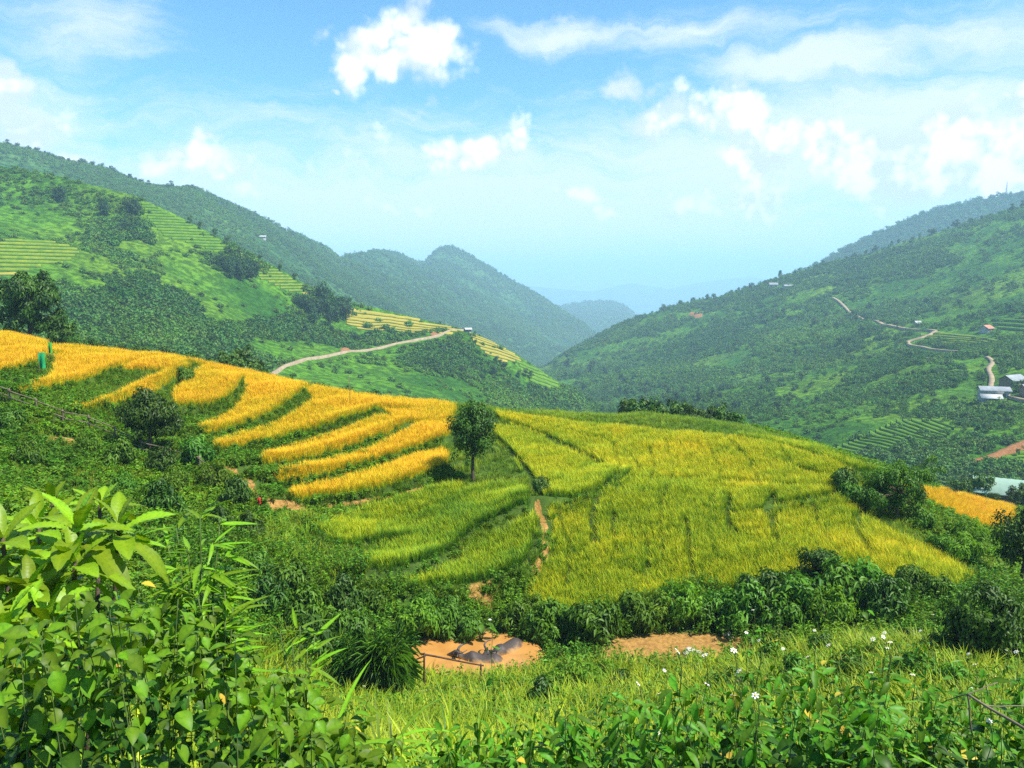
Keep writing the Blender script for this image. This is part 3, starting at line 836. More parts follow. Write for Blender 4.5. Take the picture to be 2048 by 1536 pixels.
for poly, lab in GOLD:
    q = pxpoly(poly, 3, .1); p = fill(q, .19, jitter=.5)
    t = np.clip(.86 + .16 * fbm(p[:, 0] / 5, p[:, 1] / 5, 3, 61) + rng.normal(0, .04, len(p)), 0, 1)
    # plants at the edge keep greener leaves
    stuff('rice_field', p, rng.uniform(.62, .84, len(p)), t, C_rice, lab, 'rice', .08)
GAPS = [([(1000, 845), (1080, 872), (1150, 905), (1215, 940)], .35), ([(1080, 1012), (1150, 1004), (1200, 986), (1242, 958)], .3), ([(1200, 990), (1186, 1040), (1190, 1100)], .2),
        ([(1372, 1050), (1382, 1110), (1390, 1160)], .18), ([(1462, 1000), (1456, 1040), (1470, 1080)], .22), ([(1545, 1000), (1538, 1040), (1556, 1090)], .28), ([(1560, 1016), (1620, 1006), (1684, 992)], .25),
        ([(1722, 1035), (1716, 1070), (1745, 1120)], .22), ([(1630, 1020), (1640, 1060), (1660, 1090)], .15), ([(1300, 900), (1310, 950), (1290, 1000)], .12), ([(1450, 880), (1500, 930), (1520, 980)], .12), ([(1080, 1000), (1090, 1060), (1090, 1110)], .4), ([(1000, 890), (1050, 940), (1080, 1000)], .3)]
GAPS += [(g, .10) for g in (
    [(1230, 900), (1242, 960), (1226, 1040), (1236, 1120)], [(1330, 885), (1348, 950), (1322, 1030), (1332, 1130)], [(1420, 900), (1442, 960), (1420, 1040), (1432, 1120)], [(1060, 850), (1200, 884), (1350, 894), (1500, 916), (1650, 958)],
    [(1120, 1040), (1142, 1110), (1130, 1190)], [(1500, 930), (1600, 948), (1690, 966)], [(1270, 962), (1400, 988), (1520, 986)], [(1430, 1062), (1500, 1078), (1550, 1066)], [(1600, 1062), (1660, 1070), (1720, 1062)], [(1800, 1085), (1832, 1140)], [(1280, 1060), (1300, 1110), (1290, 1170)], [(1180, 870), (1260, 920), (1290, 960)], [(1560, 900), (1590, 940), (1640, 960)], [(1650, 1095), (1700, 1130), (1720, 1165)])]
GAPS += [(EDGES[i][0], .36) for i in (9, 10, 11)]
gaps = [(near.cast(curve(g, 4)[:, 0], curve(g, 4)[:, 1], y0=22)[:, :2], w) for g, w in GAPS]
GREEN = [
    ([(634, 1066), (700, 1036), (800, 1002), (900, 976), (922, 988), (865, 1022), (760, 1056), (745, 1090), (690, 1100), (645, 1086)], .36, 'yellow green rice on the rounded plot below the footpath'),
    ([(722, 1168), (735, 1120), (750, 1092), (770, 1058), (870, 1024), (940, 984), (1035, 974), (1058, 1000), (1046, 1026), (955, 1064), (905, 1108), (850, 1142), (790, 1160)], .22, 'dark green rice on the long curving plot below the lone tree'),
    ([(792, 1192), (860, 1150), (920, 1108), (970, 1068), (1050, 1036), (1082, 1050), (1086, 1080), (1058, 1132), (988, 1170), (900, 1184)], .30, 'green rice with yellow tips on the plot above the mud pool'),
    ([(992, 824), (1150, 846), (1300, 862), (1500, 881), (1600, 906), (1700, 942), (1690, 972), (1600, 972), (1450, 960), (1350, 960), (1245, 955), (1180, 920), (1100, 880), (1020, 850)], .46, 'bright yellow rice along the crest right of the lone tree'),
    ([(985, 850), (1060, 868), (1140, 905), (1200, 935), (1238, 958), (1195, 985), (1150, 1002), (1085, 1010), (1075, 985), (1030, 920)], .40, 'lime green rice beside the lone tree on its right'),
    ([(1090, 1022), (1150, 1010), (1200, 992), (1245, 962), (1370, 966), (1455, 966), (1455, 1040), (1400, 1160), (1330, 1185), (1240, 1215), (1150, 1225), (1060, 1200), (1085, 1130), (1100, 1075)], .42, 'yellow green rice on the wide middle slope above the mud pools'),
    ([(1460, 968), (1600, 978), (1690, 978), (1680, 1000), (1620, 1008), (1550, 1030), (1550, 1090), (1590, 1150), (1500, 1175), (1405, 1165), (1455, 1060)], .46, 'olive yellow rice in the hollow above the row of shrubs'),
    ([(1560, 1020), (1640, 1010), (1690, 1000), (1740, 1040), (1800, 1075), (1880, 1110), (1950, 1165), (1900, 1180), (1820, 1172), (1740, 1182), (1660, 1170), (1600, 1150), (1556, 1092)], .44, 'yellow green rice on the shoulder below the spreading bush'),
    ([(1470, 872), (1600, 892), (1690, 925), (1760, 950), (1700, 936), (1600, 902), (1500, 880)], .3, 'green rice strip just behind the yellow crest'),
    ([(1810, 978), (1870, 984), (1950, 992), (2030, 1016), (2000, 1056), (1940, 1042), (1890, 1018), (1830, 990)], .88, 'small orange rice field below the green roofed shed')]
for poly, t0, lab in GREEN:
    q = pxpoly(poly, 3, .22 if t0 > .38 else .08); p = fill(q, .18, gaps)
    if len(p) == 0: continue
    t = t0 + .04 + .15 * fbm(p[:, 0] / 6, p[:, 1] / 6, 3, 63) + .12 * fbm(p[:, 0] / 1.6, p[:, 1] / 1.6, 2, 64) + rng.normal(0, .05, len(p))
    s = rng.uniform(.6, .82, len(p)) * (1 + .18 * fbm(p[:, 0] / 2.2, p[:, 1] / 2.2, 3, 65))
    stuff('rice_field', p, s, np.clip(t, 0, 1), C_rice, lab, 'rice', .07)
RICE_POLYS = [pxpoly(g[0], 2) for g in GOLD] + [pxpoly(g[0], 2) for g in GREEN]

# ---------------------------------------------------------------- wild cover between the fields
def scatter_near(n, xr, yr, avoid_rice=True, pool=True, bare=True):
    x = rng.uniform(*xr, n); y = rng.uniform(*yr, n)
    k = np.abs(x) < 6 + y * .78
    if avoid_rice:
        for q in RICE_POLYS: k &= ~inside(q, x, y)
    if pool:
        k &= (np.hypot((x + 1.5) / 2.8, (y - 28.9) / 1.8) > 1) & ((np.hypot((x + 1.6) / 2.0, (y - 26) / 1.5) > 1) | (rng.random(n) < .6))
        k &= np.hypot((x - 6.1) / 3.0, (y - 29.4) / 1.35) > 1
    if bare:
        for q, w in SOILW:
            d, _ = polydist(q, x, y); k &= (d > w * .8) | (rng.random(n) < .08)
    x = x[k]; y = y[k]
    return np.stack([x, y, near.z(x, y)], -1)
SOILW = [(near.cast(curve(l, 4)[:, 0], curve(l, 4)[:, 1], y0=15)[:, :2], w) for l, w in SOIL_LINES]
p = scatter_near(80000, (-50, 60), (32, 80))
k = p[:, 0] < -12 - 0.0 * p[:, 1]
t = np.clip(.2 + .5 * fbm(p[:, 0] / 4, p[:, 1] / 4, 3, 71) + rng.normal(0, .1, len(p)), 0, 1)
stuff('terrace_grass', p, rng.uniform(.5, 1.15, len(p)) * np.where(t > .3, 1, .85), t, C_grass, 'rough green grass on the banks between the rice terraces', 'grass')
p = scatter_near(16000, (-46, -8), (20, 52))
t = np.clip(.35 + .6 * fbm(p[:, 0] / 4, p[:, 1] / 4, 3, 72), 0, 1)
stuff('slope_weeds', p, rng.uniform(.7, 1.5, len(p)), t, C_vine, 'tangled green weeds covering the slope under the rail fence', 'weeds', .2)
p = scatter_near(9000, (-14, 34), (20, 34.5))
t = np.clip(.15 + .4 * fbm(p[:, 0] / 3, p[:, 1] / 3, 3, 73), 0, 1)
stuff('gully_weeds', p, rng.uniform(.7, 1.5, len(p)), t, C_herb, 'dense green herbs along the gully beside the mud pools', 'weeds', .15)
p = scatter_near(7000, (22, 52), (34, 74))
t = np.clip(.45 + .4 * fbm(p[:, 0] / 3, p[:, 1] / 3, 3, 74), 0, 1)
stuff('shoulder_weeds', p, rng.uniform(.8, 1.7, len(p)), t, C_vine, 'light green creepers spilling down below the spreading bush', 'weeds', .2)
hp = pxpoly([(470, 1085), (560, 1050), (625, 1045), (640, 1095), (700, 1125), (720, 1172), (790, 1200), (700, 1205), (600, 1190), (520, 1150)], 3, 0)
p = fill(hp, .28); t = np.clip(.42 + .5 * fbm(p[:, 0] / 2, p[:, 1] / 2, 3, 77) + rng.normal(0, .1, len(p)), 0, 1)
stuff('hollow_grass', p, rng.uniform(.7, 1.15, len(p)), t, C_tall, 'soft yellow green grass in the hollow left of the green rice plots', 'grass', .2)
# the banks under each terrace edge
pp = []
for (poly, h, w) in near.steps:
    seg = np.linalg.norm(np.diff(poly, axis=0), axis=1); n = int(seg.sum() * 60)
    i = rng.choice(len(seg), n, p=seg / seg.sum()); f = rng.random((n, 1)); a = poly[i] * (1 - f) + poly[i + 1] * f
    e = unit(poly[i + 1] - poly[i]); out = np.stack([e[:, 1], -e[:, 0]], -1)
    pp.append(a + out * rng.uniform(-.1, 1.5, (n, 1)))
pp = np.concatenate(pp); kk = np.ones(len(pp), bool)
for q in RICE_POLYS: kk &= ~inside(q, pp[:, 0], pp[:, 1]) | (rng.random(len(pp)) < .12)
pp = pp[kk]; pp = np.column_stack([pp, near.z(pp[:, 0], pp[:, 1])])
hf = rng.random(len(pp)) < .55
stuff('edge_grass', pp[hf], rng.uniform(.5, 1.1, hf.sum()), np.clip(rng.normal(.12, .15, hf.sum()), 0, 1), C_grass, 'dark green grass hanging on the steps under the terrace edges', 'grass', .3)
stuff('edge_weeds', pp[~hf], rng.uniform(.5, 1.0, (~hf).sum()), np.clip(rng.normal(.15, .2, (~hf).sum()), 0, 1), C_vine, 'small leafy weeds on the steps under the terrace edges', 'weeds', .3)
# bank below the road
p = scatter_near(11000, (-9, 14), (6.0, 27), False)
kk = rng.random(len(p)) < np.clip((p[:, 1] - 6) / 8, .25, 1); p = p[kk]
t = np.clip(.55 + .6 * fbm(p[:, 0] / 1.5, p[:, 1] / 1.5, 3, 75) + rng.normal(0, .12, len(p)), 0, 1)
stuff('bank_grass', p, rng.uniform(.6, 1.3, len(p)), t, C_tall, 'lush yellow green grass on the bank below the viewpoint', 'grass', .2)
p = np.concatenate([scatter_near(9000, (-16, 18), (2.2, 24), False), scatter_near(2600, (-6, 6), (2.2, 6), False)])
t = np.clip(.2 + .5 * fbm(p[:, 0] / 2, p[:, 1] / 2, 3, 76), 0, 1)
stuff('bank_weeds', p, rng.uniform(.7, 1.3, len(p)) * np.where(p[:, 1] < 6, .55, 1.0), t * np.where(p[:, 1] < 6, .5, 1.0), C_herb, 'fresh green leafy weeds scattered through the bank grass', 'weeds', .2)

# ---------------------------------------------------------------- scrub and woods on the hills
def scatter_hill(h, n, urange, density):
    p = h.pts; U = h.U; V = h.Vp
    a = p[1:, :-1] - p[:-1, :-1]; b = p[:-1, 1:] - p[:-1, :-1]
    area = np.linalg.norm(np.cross(a, b), axis=-1)
    um = U[:-1, :-1]; vm = V[:-1, :-1]
    w = area * ((um > urange[0]) & (um < urange[1]))
    w = w * density(um, vm, p[:-1, :-1])
    w = w.ravel() / w.sum()
    c = rng.choice(len(w), n, p=w); i, j = np.divmod(c, um.shape[1])
    f = rng.random((n, 1)); g = rng.random((n, 1))
    q = (p[i, j] * (1 - f) + p[i + 1, j] * f) * (1 - g) + (p[i, j + 1] * (1 - f) + p[i + 1, j + 1] * f) * g
    u = U[i, j]; v = V[i, j]
    keep = np.ones(n, bool)
    for line in TRACKS:
        d, _ = polydist(curve(line, 4), u, v); keep &= d > 7
    return q[keep], u[keep], v[keep]
TRACKS = [[(538, 752), (580, 736), (640, 720), (700, 710), (760, 701), (820, 692), (870, 682), (905, 671), (935, 667)],
          [(1665, 607), (1692, 619), (1718, 629), (1742, 645), (1766, 663), (1790, 671), (1830, 677), (1870, 678)], [(1850, 687), (1815, 699), (1830, 707), (1870, 713), (1915, 717)], [(1975, 730), (1979, 756), (1985, 785)], [(1998, 797), (2030, 803), (2070, 809)]]
def spot(u, v, lst):
    o = np.zeros(np.shape(u))
    for (a, b, ra, rb) in lst:
        o = np.maximum(o, np.clip(1.4 - np.hypot((u - a) / ra, (v - b) / rb), 0, 1))
    return o
# patches farmed or wooded, by where they lie on the slope
SPUR_WOOD = [(470, 520, 55, 35), (640, 590, 40, 45), (300, 620, 90, 60), (560, 650, 70, 40), (420, 700, 120, 40), (760, 660, 120, 26), (900, 720, 90, 40), (250, 470, 70, 50), (1150, 800, 80, 25), (150, 640, 120, 50), (1040, 790, 60, 30)]
SPUR_OPEN = [(60, 530, 95, 42), (370, 450, 70, 30), (590, 550, 70, 22), (800, 640, 130, 22), (990, 700, 62, 32), (1085, 755, 55, 28), (480, 590, 80, 50), (260, 490, 50, 20), (60, 440, 90, 40), (700, 760, 110, 22), (540, 700, 60, 20)]
def dens_spur(u, v, p):
    n = fbm(p[..., 0] / 28, p[..., 1] / 28, 3, 81)
    return np.clip(.22 + .9 * n + .9 * spot(u, v, SPUR_WOOD) - 1.3 * spot(u, v, SPUR_OPEN), .02, 1.6)
q, u, v = scatter_hill(spur, 6200, (-110, 1330), dens_spur)
wd = spot(u, v, SPUR_WOOD)
t = np.clip(.5 + .6 * fbm(q[:, 0] / 30, q[:, 1] / 30, 3, 82) - .45 * wd + rng.normal(0, .12, len(q)), 0, 1)
stuff('hillside_scrub', q, rng.uniform(.7, 2.1, len(q)) * (1 + .8 * wd), t, C_puff, 'green scrub and bushes covering the spur behind the golden rice', 'scrub', .1)
def dens_right(u, v, p):
    n = fbm(p[..., 0] / 45, p[..., 1] / 45, 4, 83)
    return np.clip(.5 + 1.5 * n - 1.2 * spot(u, v, RIGHT_OPEN), .04, 1.6)
RIGHT_OPEN = [(1930, 685, 80, 16), (2010, 655, 50, 14), (1790, 855, 110, 42), (1560, 752, 90, 8), (1620, 790, 70, 30), (2000, 540, 90, 30), (1980, 920, 80, 20), (1980, 770, 50, 25)]
q, u, v = scatter_hill(right_hill, 17000, (1050, 2120), dens_right)
t = np.clip(.36 + .75 * fbm(q[:, 0] / 60, q[:, 1] / 60, 4, 84) + rng.normal(0, .12, len(q)), 0, 1)
d = q[:, 1]
stuff('right_hill_woods', q, rng.uniform(1.3, 3.0, len(q)) * np.clip(d / 500, .45, 1.35), t, C_treelet, 'dark green woodland and scrub covering the hill across the valley', 'woods', .08)
q, u, v = scatter_hill(right_hill, 3600, (1450, 2120), lambda u, v, p: np.clip(.4 + 1.6 * fbm(p[..., 0] / 30, p[..., 1] / 30, 3, 88) - 1.2 * spot(u, v, RIGHT_OPEN), .03, 1.6) * (p[..., 1] < 430))
t = np.clip(.25 + .6 * fbm(q[:, 0] / 25, q[:, 1] / 25, 3, 89) + rng.normal(0, .1, len(q)), 0, 1)
stuff('knoll_scrub', q, rng.uniform(.9, 2.4, len(q)), t, C_puff, 'dark scrub on the slopes around the terraced knoll and hillside houses', 'scrub', .1)
def dens_ridge(u, v, p):
    n = fbm(p[..., 0] / 120, p[..., 1] / 120, 4, 85)
    return (np.clip(.5 + 1.3 * n, .05, 1.5) + 2.2 * np.clip(1 - (v - np.interp(u, ridge.us, ridge.vt)) / 45, 0, 1) * (u < 480)) * np.where(p[..., 1] < 1500, 1, .5)
q, u, v = scatter_hill(ridge, 24000, (-110, 1260), dens_ridge)
t = np.clip(.3 + .5 * fbm(q[:, 0] / 150, q[:, 1] / 150, 3, 86) + rng.normal(0, .1, len(q)), 0, 1)
stuff('ridge_forest', q, rng.uniform(2.0, 4.2, len(q)) * np.clip(q[:, 1] / 900, .8, 1.6), t, C_treelet, 'blue green forest on the long ridge behind the spur', 'forest', .06)
q, u, v = scatter_hill(right_back, 6000, (1480, 2120), lambda u, v, p: np.ones_like(u))
stuff('mountain_forest', q, rng.uniform(5, 9, len(q)), .15, C_treelet, 'hazy blue forest on the mountain behind the right hill', 'forest', .06)
q, u, v = scatter_hill(far_hill, 2500, (1050, 1380), lambda u, v, p: np.ones_like(u))
stuff('far_hill_forest', q, rng.uniform(6, 11, len(q)), .2, C_treelet, 'hazy forest on the low hill closing the valley', 'forest', .06)

# ---------------------------------------------------------------- trees and shrubs, each a thing
def empty(name, loc, label, cat, group=None, rz=0.0):
    return obj(name, None, None, label, cat, group, None, loc, (0, 0, rz))
def crown_geo(lobes, n, L, W, seed, clumps=40, cr=.32, droop=.3, up=.25, inner=.45, loose=False):
    r = np.random.default_rng(seed)
    lob = np.array(lobes, float); vol = lob[:, 3] * lob[:, 4] * lob[:, 5]
    li = r.choice(len(lob), clumps, p=vol / vol.sum())
    d = unit(r.normal(size=(clumps, 3)))
    c = lob[li, :3] + d * lob[li, 3:] * (r.uniform(inner, .92, (clumps, 1)))
    size = cr * lob[li, 3:].mean(1) * r.uniform(.6, 1.35, clumps)
    wgt = size ** 2; s = r.choice(clumps, n, p=wgt / wgt.sum())
    o = unit(r.normal(size=(n, 3)))
    pos = c[s] + o * size[s, None] * r.uniform(.35, 1.0, (n, 1))
    out = unit(pos - lob[li[s], :3])
    dr = o * .7 + out * .6 + r.normal(0, .4, (n, 3)) + np.array([0, 0, up])
    clv = r.uniform(0, .5, clumps)
    lv = np.clip(clv[s] + r.uniform(0, .5, n), 0, 1)
    v, f, lv4 = leaf_cloud(pos, dr, r.uniform(.65, 1.25, n) * L, r.uniform(.7, 1.2, n) * W, .2, droop, lv, r, None if loose else o * .6 + out * .5 + r.normal(0, .38, (n, 3)) + np.array([0, 0, .3]))
    return c, size, (v, f, lv4)
def plant_mesh(lobes, n, L, W, mat, seed, trunk_r=.09, clumps=40, cr=.32, droop=.3, stems=1, bark='bark', fork=.35, limbs=14, up=.25):
    r = np.random.default_rng(seed + 1)
    c, size, (v, f, lv) = crown_geo(lobes, n, L, W, seed, clumps, cr, droop, up)
    crown = mesh_np('crown', v, f, {'lv': lv}, False, M[mat])
    top = np.array(lobes[0][:3], float)
    g = Geo()
    for s in range(stems):
        b = np.array([r.normal(0, .05 * stems), r.normal(0, .05 * stems), -.15])
        k = np.array([top[0] * fork + r.normal(0, .04), top[1] * fork + r.normal(0, .04), top[2] * (fork + .25)])
        e = top + r.normal(0, .15, 3) * np.array(lobes[0][3:])
        pth = curve([b, (b + k) / 2 + r.normal(0, .03, 3), k, (k + e) / 2 + r.normal(0, .05, 3), e], 3)
        g.tube(pth, np.linspace(trunk_r / math.sqrt(stems), trunk_r * .22, len(pth)), 7)
        for j in r.choice(len(c), min(limbs // stems + 1, len(c)), replace=False):
            a = pth[r.integers(len(pth) // 3, len(pth) - 1)]
            m_ = (a + c[j]) / 2 + r.normal(0, .08, 3) * np.linalg.norm(c[j] - a)
            q = curve([a, m_, c[j]], 3)
            g.tube(q, np.linspace(trunk_r * .32, trunk_r * .07, len(q)), 4)
    return g.mesh('trunk', M[bark]), crown
def tree(name, label, cat, base, meshes, group=None, rz=0, scale=1.0, parts=('trunk', 'crown')):
    e = empty(name, base, label, cat, group, rz); e.scale = (scale,) * 3
    obj(parts[0], meshes[0], e); obj(parts[1], meshes[1], e)
    return e
def ground_at(u, v, y0=10):
    return near.cast(u, v, y0=y0)[0]

# lone tree on the terrace corner
b = ground_at(946, 964)
tree('lone_tree', 'lone slender tree with rounded dark crown at the rice terrace corner', 'tree', b,
     plant_mesh([(.05, 0, 3.35, 1.42, 1.4, 1.5), (-.35, 0, 1.75, .95, .95, .75), (.75, -.2, 2.5, .75, .8, .8), (0, 0, 4.3, .9, .9, .75)], 8200, .17, .085, 'leaf_dark', 11, .12, 90, .30, .35))
b = ground_at(300, 905)
tree('small_tree', 'small dark tree with pale top leaves beside the end of the rail fence', 'tree', b,
     plant_mesh([(.15, 0, 2.6, 1.75, 1.5, 1.05), (-.4, 0, 1.5, 1.3, 1.2, .8), (.9, .2, 1.7, 1.0, 1.0, .7)], 6000, .20, .10, 'leaf_dark', 12, .13, 60, .33, .4))
b = ground_at(325, 950)
tree('shrub', 'dark shrub below the small tree on the weedy slope', 'shrub', b, plant_mesh([(0, 0, .85, .8, .8, .75)], 1800, .17, .09, 'leaf_dark', 13, .06, 26, .4, .4, 3), parts=('stem', 'foliage'))
b = ground_at(1795, 1040)
tree('spreading_bush', 'large spreading bush with visible branches at the right end of the rice', 'bush', b,
     plant_mesh([(-.3, 0, 2.1, 1.9, 1.7, 1.25), (1.0, 0, 2.9, 1.5, 1.2, .8), (-1.2, 0, 1.6, 1.3, 1.2, 1.0), (.6, 0, 1.3, 1.3, 1.2, .9), (1.9, .2, 3.1, .9, .9, .5)], 8200, .17, .075, 'leaf_mid', 14, .13, 85, .27, .3, 3, limbs=30))
b = ground_at(1634, 1180)
tree('round_shrub', 'small round headed dark shrub standing above the shrub row', 'shrub', b,
     plant_mesh([(0, 0, 1.25, .98, .95, .8), (.1, 0, .7, .7, .7, .5)], 3600, .15, .08, 'leaf_dark', 15, .06, 40, .33, .3, 2), parts=('stem', 'foliage'))
b = ground_at(2040, 1172)
tree('edge_tree', 'dark leaning tree beside the small orange rice field', 'tree', b,
     plant_mesh([(.25, 0, 2.6, 1.5, 1.4, 1.3), (-.35, 0, 2.0, .9, .9, .8), (.6, 0, 3.4, 1.0, 1.0, .8)], 5200, .18, .095, 'leaf_dark', 16, .10, 60, .32, .4))
b = ground_at(1965, 1335)
tree('tall_bush', 'tall creeper covered bush at the end of the gully', 'bush', b,
     plant_mesh([(0, 0, 1.65, 1.15, 1.1, 1.05), (-.5, 0, .9, .95, .9, .8), (.6, 0, .9, 1.0, .9, .8), (1.2, .1, 1.1, .7, .7, .9)], 7500, .15, .085, 'leaf_dark', 17, .10, 75, .3, .5, 3), parts=('stem', 'foliage'))
p0 = P(62, 690, 84)
tree('broadleaf_tree', 'dark broadleaf tree rising behind the golden corner terrace', 'tree', (p0[0], p0[1], float(near.z(p0[0], p0[1]))),
     plant_mesh([(0, 0, 7.4, 3.6, 3.2, 2.5), (-2.4, 0, 6.2, 2.4, 2.2, 2.0), (1.6, 0, 8.4, 2.0, 2.0, 1.6), (2.0, 0, 5.4, 2.2, 2.0, 2.0), (-1, 0, 4.5, 3.0, 2.4, 1.8)], 9000, .42, .20, 'leaf_dark', 18, .28, 90, .26, .5))

SHRUBS = [plant_mesh([(0, 0, .75, .72, .7, .6), (.35, .1, .5, .5, .5, .4), (-.35, 0, .5, .5, .5, .4)], 1700, .19, .075, mt, 30 + i, .04, 26, .36, .35, 3, limbs=9) for i, mt in enumerate(('leaf_dark', 'leaf_mid', 'leaf_mid', 'leaf_mid'))]
SHRUBS_PALE = [plant_mesh([(0, 0, .7, .7, .65, .6)], 1300, .17, .06, 'leaf_light', 40, .03, 22, .38, .4, 3, limbs=9)]
def place_shrub(name, u, v, h_px, label, group=None, kind=None, y0=14, pool=SHRUBS):
    b = ground_at(u, v, y0); s = h_px / F * math.hypot(*b) / 1.3 * random.uniform(.7, 1.15)
    ki = random.randrange(len(pool)) if kind is None else kind
    m_ = pool[ki]
    if group and pool is SHRUBS: label = ('dark green ', 'bushy mid green ', 'loose mid green ', 'upright mid green ', 'pale narrow leaved ')[ki] + label.replace('dark green ', '').replace('dark leafy ', '').replace('dark ', '').replace('low green ', 'low ').replace('green ', '')
    return tree(name, label, 'shrub', b, m_, group, random.random() * 6.28, s, ('stem', 'foliage'))
SHRUBS.append(SHRUBS_PALE[0])
row = [(1265, 1255, 90), (1312, 1250, 95), (1352, 1248, 90), (1398, 1252, 84), (1440, 1246, 92), (1486, 1258, 96), (1528, 1246, 92), (1568, 1262, 88), (1604, 1240, 96), (1652, 1262, 88), (1690, 1232, 96), (1730, 1212, 92), (1766, 1246, 80), (1822, 1196, 62), (1868, 1200, 60), (1580, 1205, 56), (1500, 1218, 60)]
for u, v, h in row:
    place_shrub('hedge_shrub', u, v, h, 'dark leafy shrub in the uneven row along the foot of the yellow rice', 'shrubs along the foot of the rice slope')
for u, v, h in [(520, 1160, 70), (575, 1195, 80), (640, 1215, 80), (610, 1260, 80), (690, 1232, 80), (742, 1226, 66), (700, 1300, 90), (640, 1330, 90), (545, 1235, 80)]:
    place_shrub('gully_shrub', u, v, h, 'dark green shrub in the thicket left of the muddy pool', 'shrubs left of the muddy pool')
for u, v, h in [(836, 1275, 80), (882, 1272, 72), (925, 1282, 64), (1030, 1258, 64), (1085, 1280, 86), (1135, 1270, 80), (1186, 1290, 84), (1062, 1240, 60), (905, 1235, 60), (850, 1225, 56)]:
    place_shrub('pool_shrub', u, v, h, 'dark shrub overhanging the far edge of the muddy pool', 'shrubs on the far edge of the pool')
for u, v, h in [(1150, 1392, 86), (1205, 1372, 70), (1110, 1405, 60)]:
    place_shrub('pale_shrub', u, v, h, 'pale feathery green shrub between the two mud patches', 'pale shrubs between the mud patches', pool=SHRUBS_PALE)
for u, v, h in [(20, 860, 50), (180, 905, 50), (240, 935, 56), (360, 985, 56), (395, 935, 60), (430, 985, 60), (470, 1010, 56), (60, 930, 50), (250, 990, 54), (330, 1030, 60), (440, 1060, 60), (500, 1080, 50)]:
    place_shrub('slope_shrub', u, v, h, 'low green shrub among the weeds below the rail fence', 'shrubs on the weedy slope', y0=24)
place_shrub('path_shrub', 1083, 990, 36, 'small dark shrub alone by the path through the rice', y0=24, kind=0)
place_shrub('terrace_shrub', 372, 768, 42, 'low bush sprawling on the bank above the short golden terrace', y0=30, kind=1)
for u, v, h in [(1688, 985, 50), (1700, 1010, 46), (1845, 1060, 50), (1880, 1110, 50), (1915, 1130, 60), (1938, 1100, 50)]:
    place_shrub('shoulder_shrub', u, v, h, 'green shrub on the shoulder near the spreading bush', 'shrubs near the spreading bush', y0=26)
for u, v, h in [(1085, 1440, 70), (1240, 1400, 60), (1300, 1425, 70), (1390, 1375, 54), (1460, 1405, 66), (1530, 1350, 60), (1600, 1385, 66), (1650, 1330, 56), (1700, 1375, 66), (1770, 1340, 60), (1830, 1380, 66), (1880, 1330, 60), (1000, 1430, 60), (1560, 1310, 50), (1740, 1300, 50), (1820, 1310, 56), (1900, 1400, 66), (930, 1455, 60)]:
    place_shrub('bank_shrub', u, v, h, 'dark green shrub standing in the bank grass below the viewpoint', 'shrubs in the bank grass', y0=7)
# trees just behind the yellow crest
CREST = [plant_mesh([(0, 0, 2.6, 1.25, 1.2, 1.1), (.3, 0, 1.6, 1.1, 1.1, .8), (-.4, 0, 1.9, .9, .9, .9)], 1900, .26, .14, 'leaf_dark', 50 + i, .09, 34, .34, .3) for i in range(3)]
def place_behind(name, u, v_top, h, Y, label, cat, group, meshes, hm):
    p = P(u, v_top, Y); gz = float(near.z(p[0], p[1])); s = max(.3, (p[2] - gz)) / hm
    tree(name, label, cat, (p[0], p[1], gz), meshes, group, random.random() * 6.28, s)
for u, vt, Y in [(1268, 790, 84), (1292, 800, 82), (1318, 806, 80), (1348, 800, 82), (1384, 812, 79), (1412, 818, 79), (1442, 808, 80), (1466, 818, 80), (1480, 836, 78)]:
    place_behind('crest_tree', u, vt, 0, Y, 'dark bushy tree just beyond the yellow rice crest', 'tree', 'trees just beyond the yellow crest', CREST[random.randrange(3)], 3.6)
for u, vt, Y in [(1360, 846, 76), (1390, 848, 76), (1420, 850, 75), (1450, 852, 75), (1340, 846, 77), (1478, 858, 74)]:
    place_behind('crest_bush', u, vt, 0, Y, 'rounded bush on the bright grass beyond the crest', 'bush', 'bushes on the grass beyond the crest', SHRUBS_PALE[0] if random.random() < .6 else SHRUBS[0], 1.3)
for u, vt, Y in [(120, 640, 84), (150, 668, 82), (190, 680, 80), (235, 690, 80), (275, 690, 82), (320, 698, 82), (365, 700, 84), (410, 712, 84), (450, 708, 88), (482, 694, 92), (520, 740, 86), (575, 752, 86), (640, 766, 86), (690, 776, 88), (740, 782, 90)]:
    place_behind('terrace_edge_tree', u, vt, 0, Y, 'leafy tree top showing behind the upper edge of the golden terraces', 'tree', 'trees behind the golden terraces', CREST[random.randrange(3)], 3.6)
for u, vt, Y in [(1878, 978, 92), (1920, 955, 98), (1960, 945, 104), (1990, 985, 92), (2030, 975, 92), (2055, 965, 98), (1900, 990, 88), (1945, 985, 90)]:
    place_behind('shed_tree', u, vt, 0, Y, 'dark rounded tree in front of the pale green shed roof', 'tree', 'trees in front of the shed', CREST[random.randrange(3)], 3.6)

